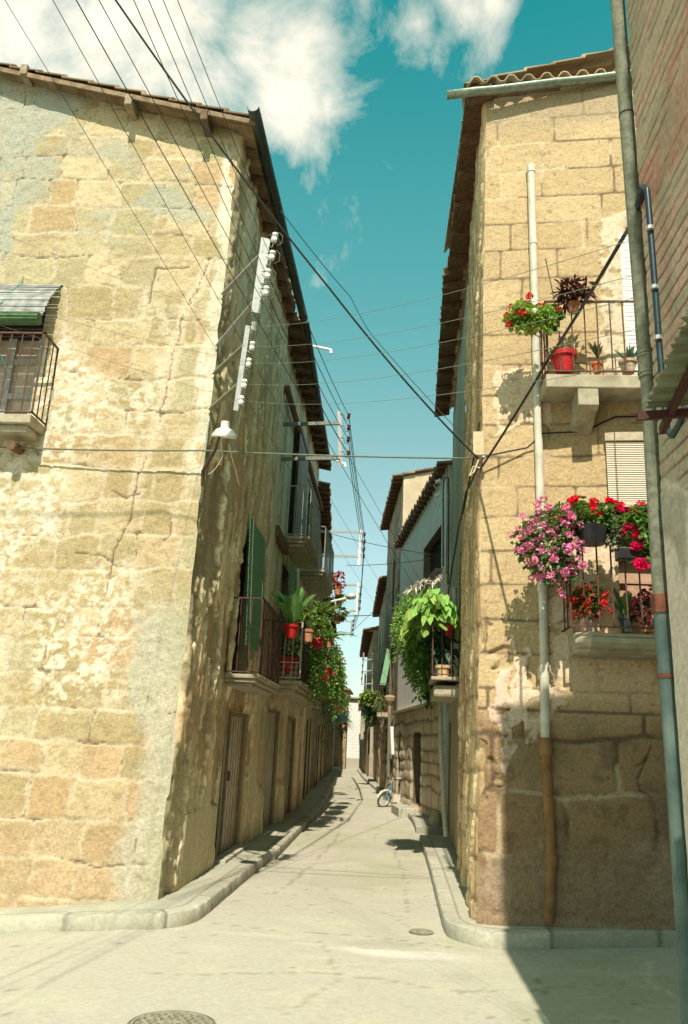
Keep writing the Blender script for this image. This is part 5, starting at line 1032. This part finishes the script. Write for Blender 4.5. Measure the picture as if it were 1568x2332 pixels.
# -- right facade, lower balcony
y=7.24
T=shrub('great ball of pink ivy geranium spilling over the lower right balcony','potted plant','potted_geranium',A(1262,1215,y+.06),.10,.14,TERRA(),A(1254,1242,y),(.29,.18,.37),1500,.040,.020,(.08,.19,.04),(150,.033,24,(.84,.27,.47),21,1),seed=9,clumps=60,curl=.3,shell=.5)
q=A(1348,1218,y); T=thing('planter','black planter of red geraniums on the lower right balcony rail','planter',q+[0,0,-.09])
m=MB(); m.lathe([(0,-.09),(.115,-.09),(.15,.05),(.155,.07),(.14,.07),(.13,.03),(0,.03)],q,24); m.build('pot',BLACKP(),T)
p,d=ell(620,A(1345,1170,y),(.25,.15,.16),22,.4,24); leafset('foliage',T,p,d+[0,-.2,.3],.042,.024,LG,seed=22); p=[A(*k,y-.03) for k in [(1303,1142),(1296,1155),(1290,1166),(1310,1136),(1352,1142),(1348,1155),(1355,1163),(1345,1170),(1360,1175),(1338,1178),(1394,1144),(1404,1148),(1412,1152),(1288,1185),(1330,1162),(1386,1140),(1366,1172)]]
blooms(T,p,.038,56,(.80,.008,.05),23); stems(T,q+[0,0,.05],p,.0035)
q=A(1400,1180,y+.05); T=thing('potted_plant','silvery grey-green shrub between the two red geraniums of the lower right balcony','potted plant',q); pot(T,A(1402,1215,7.34),.06,.09,BLACKP()); p,d=ell(330,A(1396,1212,y+.02),(.11,.10,.15),24,.4,14); leafset('foliage',T,p,d,.035,.014,(.16,.20,.13),seed=24)
q=A(1455,1272,y+.04); T=thing('planter','black trough of bright red geraniums trailing beside the big drainpipe','planter',q)
m=MB(); m.obox(A(1465,1264,y+.04),(.24,0,0),(0,.07,0),(0,0,.055)); m.build('trough',BLACKP(),T,bev=.01)
p,d=ell(900,A(1455,1212,y),(.26,.15,.27),25,.4,34); leafset('foliage',T,p,d+[0,-.2,.3],  .044,.025,(.13,.29,.05),seed=25); p=[A(*k,y-.05) for k in [(1442,1162),(1452,1160),(1460,1150),(1432,1197),(1440,1202),(1415,1210),(1448,1217),(1458,1220),(1447,1243),(1455,1245),(1452,1282),(1462,1278),(1458,1290),(1468,1288),(1470,1155),(1412,1160),(1476,1170)]]
blooms(T,p,.040,60,(.82,.01,.12),26); stems(T,q,p,.0035)
shrub('red and cream begonia in a white-splashed clay pot on the lower right balcony floor','potted plant','potted_begonia',A(1340,1440,7.47),.085,.16,M('splashed_clay',(.50,.28,.18),.8,c2=(.66,.55,.45)),A(1340,1375,7.45),(.165,.12,.17),420,.045,.024,(.10,.12,.03),(56,.022,14,(.65,.03,.03),31,1),seed=10,clumps=22)
blades('strap-leaved green plant in a dark pot before the lower right balcony door','potted plant','potted_plant',A(1428,1440,7.55),.065,.15,M('dark_blue_pot',(.02,.04,.045),.4),9,.42,.03,(.09,.20,.05),seed=12,spread=.55,up=1.05,drp=.35)
shrub('dark pink begonia in a clay pot on the lower right balcony floor','potted plant','potted_begonia',A(1476,1440,7.5),.085,.15,TERRA(),A(1478,1385,7.5),(.14,.12,.16),260,.045,.024,(.10,.04,.035),(26,.022,12,(.55,.08,.13),33),seed=13,clumps=16)
# -- left, lower flower balcony
T=blades('big broad-leaved plant in a bright red pot hung on the left flower balcony','potted plant','potted_aspidistra',A(662,1453,13.2),.125,.22,REDP(),30,.78,.095,(.22,.45,.13),seed=14,spread=.62,up=1.25,drp=.40)
shrub('pale-leaved plant in a tilted clay pot beside the red pot, left flower balcony','potted plant','potted_plant',A(701,1462,14.3),.12,.22,TERRA(),A(708,1408,14.3),(.24,.22,.22),260,.075,.035,YG,(5,.04,14,(.6,.05,.08),35),seed=15,clumps=14)
T=thing('flower_trough','black and red trough hung outside the left flower balcony','trough',A(722,1470,15.0)); m=MB(); m.obox(A(722,1468,15.0),(.09,.03,.03),(-.04,.26,0),(0,0,.10)); m.build('trough',REDP(),T,bev=.02)
p,d=ell(300,A(735,1430,15.2),(.2,.45,.25),36,.4,14); leafset('foliage',T,p,d,.06,.02,(.12,.22,.04),seed=36)
blades('feathery fern arching over the rail of the left flower balcony','fern','potted_fern',A(728,1425,16.0),.12,.2,TERRA(),90,.85,.016,(.2,.33,.06),seed=16,spread=.95,up=.75,drp=.5)
blades('lighter drooping fern farther along the left flower balcony rail','fern','potted_fern',A(748,1475,17.6),.12,.2,TERRA(),80,.8,.016,(.2,.35,.07),seed=17,spread=1.0,up=.6,drp=.6)
T=thing('red_pot_plant','red pot with leaves standing behind the white scroll panel of the left flower balcony','potted plant',A(655,1533,14.05)); pot(T,A(655,1535,14.05),.16,.28,REDP()); p,d=ell(120,A(665,1470,14.3),(.22,.2,.24),37,.4); leafset('foliage',T,p,d,.12,.03,DG,seed=37)
shrub('red-blossomed trailing plant with a long red pot on the left flower balcony','potted plant','potted_plant',A(742,1550,16.6),.10,.30,REDP(),A(742,1540,16.6)+[.03,0,0],(.18,.4,.5),700,.06,.02,(.16,.30,.06),(6,.04,14,(.7,.03,.15),38),seed=18,clumps=26,drop=.2)
shrub('mass of hanging green foliage on the middle of the left flower balcony','potted plant','hanging_plant',A(720,1560,15.4),.10,.2,TERRA(),A(717,1510,15.3),(.18,.75,.44),1500,.055,.018,(.14,.28,.06),(5,.03,12,(.6,.04,.1),39),seed=19,clumps=50,drop=.5)
shrub('light green creeper with pink flowers at the far end of the left flower balcony','potted plant','hanging_plant',A(758,1560,18.2),.11,.2,CREAM(),A(761,1515,18.2),(.20,.6,.55),1700,.065,.024,(.22,.38,.08),(9,.055,18,(.75,.05,.22),40),seed=20,clumps=50,drop=.4)
shrub('dark green creeper with red blossoms hanging low beyond the left flower balcony','potted plant','hanging_plant',A(768,1620,20.0),.11,.2,TERRA(),A(770,1550,20.0),(.20,.6,.55),1500,.07,.022,(.14,.29,.06),(11,.06,18,(.72,.03,.12),41),seed=21,clumps=50,drop=.5)
shrub('grassy spider plant on a small bracket beyond the left flower balcony','potted plant','hanging_plant',A(782,1660,22),.11,.2,TERRA(),A(782,1615,22),(.24,.4,.4),500,.14,.012,(.11,.22,.04),None,seed=42,clumps=14,curl=.6)
shrub('sparse vine with bare hanging stems below the left flower balcony','vine','hanging_vine',A(735,1600,17.5),0,0,None,A(744,1575,17.6),(.14,.9,.36),600,.05,.016,(.05,.12,.03),None,seed=44,clumps=26,drop=.8)
for i,(px,py,yy,lb) in enumerate(((765,1318,24.0,'uppermost of the clay pots with red leaves hung at the far upper balcony'),(772,1345,23.5,'middle clay pot with trailing red leaves hung at the far upper balcony'),(776,1368,23.8,'lowest pale clay pot hung under the red-leaved pots at the far upper balcony'))):
    T=shrub(lb,'potted plant','potted_plant',A(px-3,py+10,yy),.13,.26,TERRA() if i<2 else CREAM(),A(px+1,py-8,yy),(.20,.2,.15),110,.10,.03,(.32,.02,.03) if i<2 else (.10,.18,.04),None,seed=50+i,clumps=9,group='clay pots hung at the far upper balcony')
shrub('flowering pot with pink blossom hung below the far upper balcony behind the lamp','potted plant','potted_plant',A(768,1420,24),.14,.28,TERRA(),A(770,1395,24),(.26,.25,.22),240,.10,.035,(.12,.22,.05),(5,.06,12,(.7,.2,.5),57),seed=56)
T=thing('hanging_basket','blue-patterned hanging bowl with trailing stems at the bend on the left','hanging basket',A(779,1622+80,21)); pot(T,A(779,1700-65,21)+[0,0,-.1],.16,.2,M('blue_bowl',(.12,.28,.36),.4)); p,d=ell(140,A(780,1650,21),(.12,.12,.4),58,.3); leafset('foliage',T,p,d,.07,.02,DG,seed=58)
# upper balcony red pots row: C
# -- right, greenery balcony on the rendered house
def heart(parent,P,D,size,col,seed):
    return leafset('large_leaves',parent,P,D,size,size*.36,col,var=.5,curl=.45,seed=seed,fold=.25,tip=.75)
bx=A(1010,1548,11.7)
T=thing('potted_hosta','hosta with large drooping pale green leaves on the greenery balcony','potted plant',A(1020,1450,11.75)); pot(T,A(1020,1455,11.75),.12,.2,REDP())
rg=np.random.RandomState(61); P=[];D=[]
for k in range(230):
    a=rg.rand()*2*PI; e=.10+.90*rg.rand(); r_=np.array([math.cos(a)*.36*e,math.sin(a)*.25*e-.08,.32*(1-e*e)-.10+rg.randn()*.08]); P.append(A(1000,1400,11.65)+r_+np.array([-.10,0,0])); D.append([math.cos(a)*e,math.sin(a)*e-.45,-.35-.5*e+rg.rand()*.3])
heart(T,P,D,.15,(.24,.44,.09),62); stems(T,A(1015,1440,11.75),[P[i] for i in range(0,230,12)],.006)
T=thing('lily','white-flowered lily rising behind the hosta on the greenery balcony','flowering plant',A(980,1420,12.2)); pk=[A(*q,12.1) for q in [(938,1340),(948,1338),(958,1330),(968,1326),(975,1322),(985,1332),(1000,1320),(1006,1314),(930,1345),(1002,1325)]]
P=[];D=[]
for q in pk:
    for k in range(9): P.append(q); D.append(rg.randn(3)+[0,-.3,.1])
leafset('flowers',T,P,D,.10,.013,(.72,.70,.62),var=.1,curl=.3,seed=63,mat=attr_mat('petal')); stems(T,A(985,1440,12.2),pk,.005); pot(T,A(985,1500,12.2),.1,.18,TERRA())
shrub('light green feathery trailing plant on the outer corner of the greenery balcony','potted plant','hanging_plant',A(940,1450,12.3),.1,.18,TERRA(),A(935,1425,12.3)+[.02,0,0],(.30,.42,.48),3200,.06,.014,(.22,.40,.09),None,seed=64,clumps=60,curl=.4,drop=.35)
shrub('dark green mass of foliage trailing down from the greenery balcony over the white wall','potted plant','hanging_plant',A(965,1500,12.6),.1,.18,TERRA(),A(955,1470,12.4)+[0,0,0],(.27,.5,.56),3600,.06,.018,(.14,.29,.06),None,seed=65,clumps=70,curl=.4,drop=.25)
shrub('dark glossy plant in the large cream pot on the greenery balcony','potted plant','potted_plant',A(1009,1546,11.68),.105,.19,CREAM(),A(1012,1475,11.8),(.20,.15,.24),190,.17,.035,(.018,.07,.03),None,seed=66,clumps=14)
shrub('small round-leaved creeper on the stone ledge below the greenery balcony','creeper','ledge_plant',A(985,1588,17.0),0,0,None,A(985,1575,17.0),(.26,.25,.17),260,.09,.05,(.13,.30,.04),None,seed=67,clumps=10)
shrub('wisp of dark foliage hanging under the corner of the greenery balcony','vine','hanging_vine',A(970,1560,12.8),0,0,None,A(972,1545,12.8),(.08,.2,.36),500,.05,.018,(.03,.09,.025),None,seed=68,clumps=20,drop=.2)
# -- far right balconies and plants
def far_bal(px0,px1,py,y,h,lab,par_label=None):
    a=A(px0,py,y); b=A(px1,py,y); t=thing('balcony_stand',lab,'balcony',(a+b)/2)
    return a,b,t
Tz=bpy.data.objects.get('crooked_house'); 
def fb(parent,px,py,y,outw,ln,h=.95):
    a=A(px,py,y); x0=a[0]; m=MB().box((x0,y,a[2]-.14),(x0+outw,y+ln,a[2])); b=m.build('balcony',SIL(),parent,bev=.01)
    rail(b,[(x0+outw,y+.02),(x0+.02,y+.02),(x0+.02,y+ln-.02),(x0+outw,y+ln-.02)],a[2]+.03,a[2]+h,.14,.011,IRON(),rr=.018); return b,a
_,a1=fb(bpy.data.objects['timber_house'],859,1622,27.5,.75,2.2); _,a2=fb(bpy.data.objects['crooked_house'],838,1645,34.5,.75,2.2); _,a3=fb(bpy.data.objects['eaved_house'],829,1575,42.5,.8,2.0)
shrub('pale grassy plant on the balcony of the tall dark house','potted plant','potted_plant',A(872,1620,27.8),.12,.2,TERRA(),A(873,1598,27.7),(.26,.3,.30),420,.14,.012,(.17,.24,.08),None,seed=71,clumps=10,curl=.6)
shrub('green vine climbing above the balcony rail of the tall dark house','vine','climbing_vine',A(866,1600,28.2),0,0,None,A(872,1575,28.4),(.22,.4,.35),300,.08,.025,(.06,.15,.04),None,seed=72,clumps=12)
shrub('yellow-green broad-leaved plant on the farther right balcony','potted plant','potted_plant',A(846,1600,33.8),.16,.25,M('pink_pot',(.6,.2,.15),.7),A(845,1585,33.8),(.40,.4,.28),300,.20,.06,(.22,.33,.06),None,seed=73,clumps=12)
shrub('trailing green plant hanging from the farther right balcony','potted plant','hanging_plant',A(848,1630,34.2),.14,.22,TERRA(),A(846,1622,34.2),(.34,.4,.36),500,.13,.03,(.06,.16,.04),None,seed=74,clumps=14,drop=.3)
# green awning strip and post ornament
a,b=A(888,1478,29.5),A(872,1560,27.6); T=thing('awning','narrow faded green awning strip hanging before the tall dark house','awning',b); m=MB(); d=(b-a); m.obox((a+b)/2,d/2,(.10,.02,.0),(0,.012,.0)); m.build('cloth',M('green_cloth',(.12,.24,.12),.8),T); MB().tube([a+[-.12,0,0],a+[.25,0,0]],.02,6).build('rod',WOOD(),T)
p=A(888,1600,25.6); T=thing('downspout_head','weathered clay drain head on the corner between the white and the dark house','drain head',p+[0,0,-.3]); m=MB(); m.lathe([(.05,-.35),(.07,-.1),(.16,.05),(.18,.16),(.12,.22),(0,.24)],p,14); m.build('head',M('dull_clay',(.28,.20,.12),.9),T); MB().tube([p+[0,0,-.3],p+[.02,0,-2.2]],.05,8).build('pipe',CASTI(),T)
a,b=A(893,1655,24.9),A(895,1720,24.9); cable('white_pipe','short white plastic pipe hanging at the far corner of the white house','pipe',[a,b],.06,0,PORC())
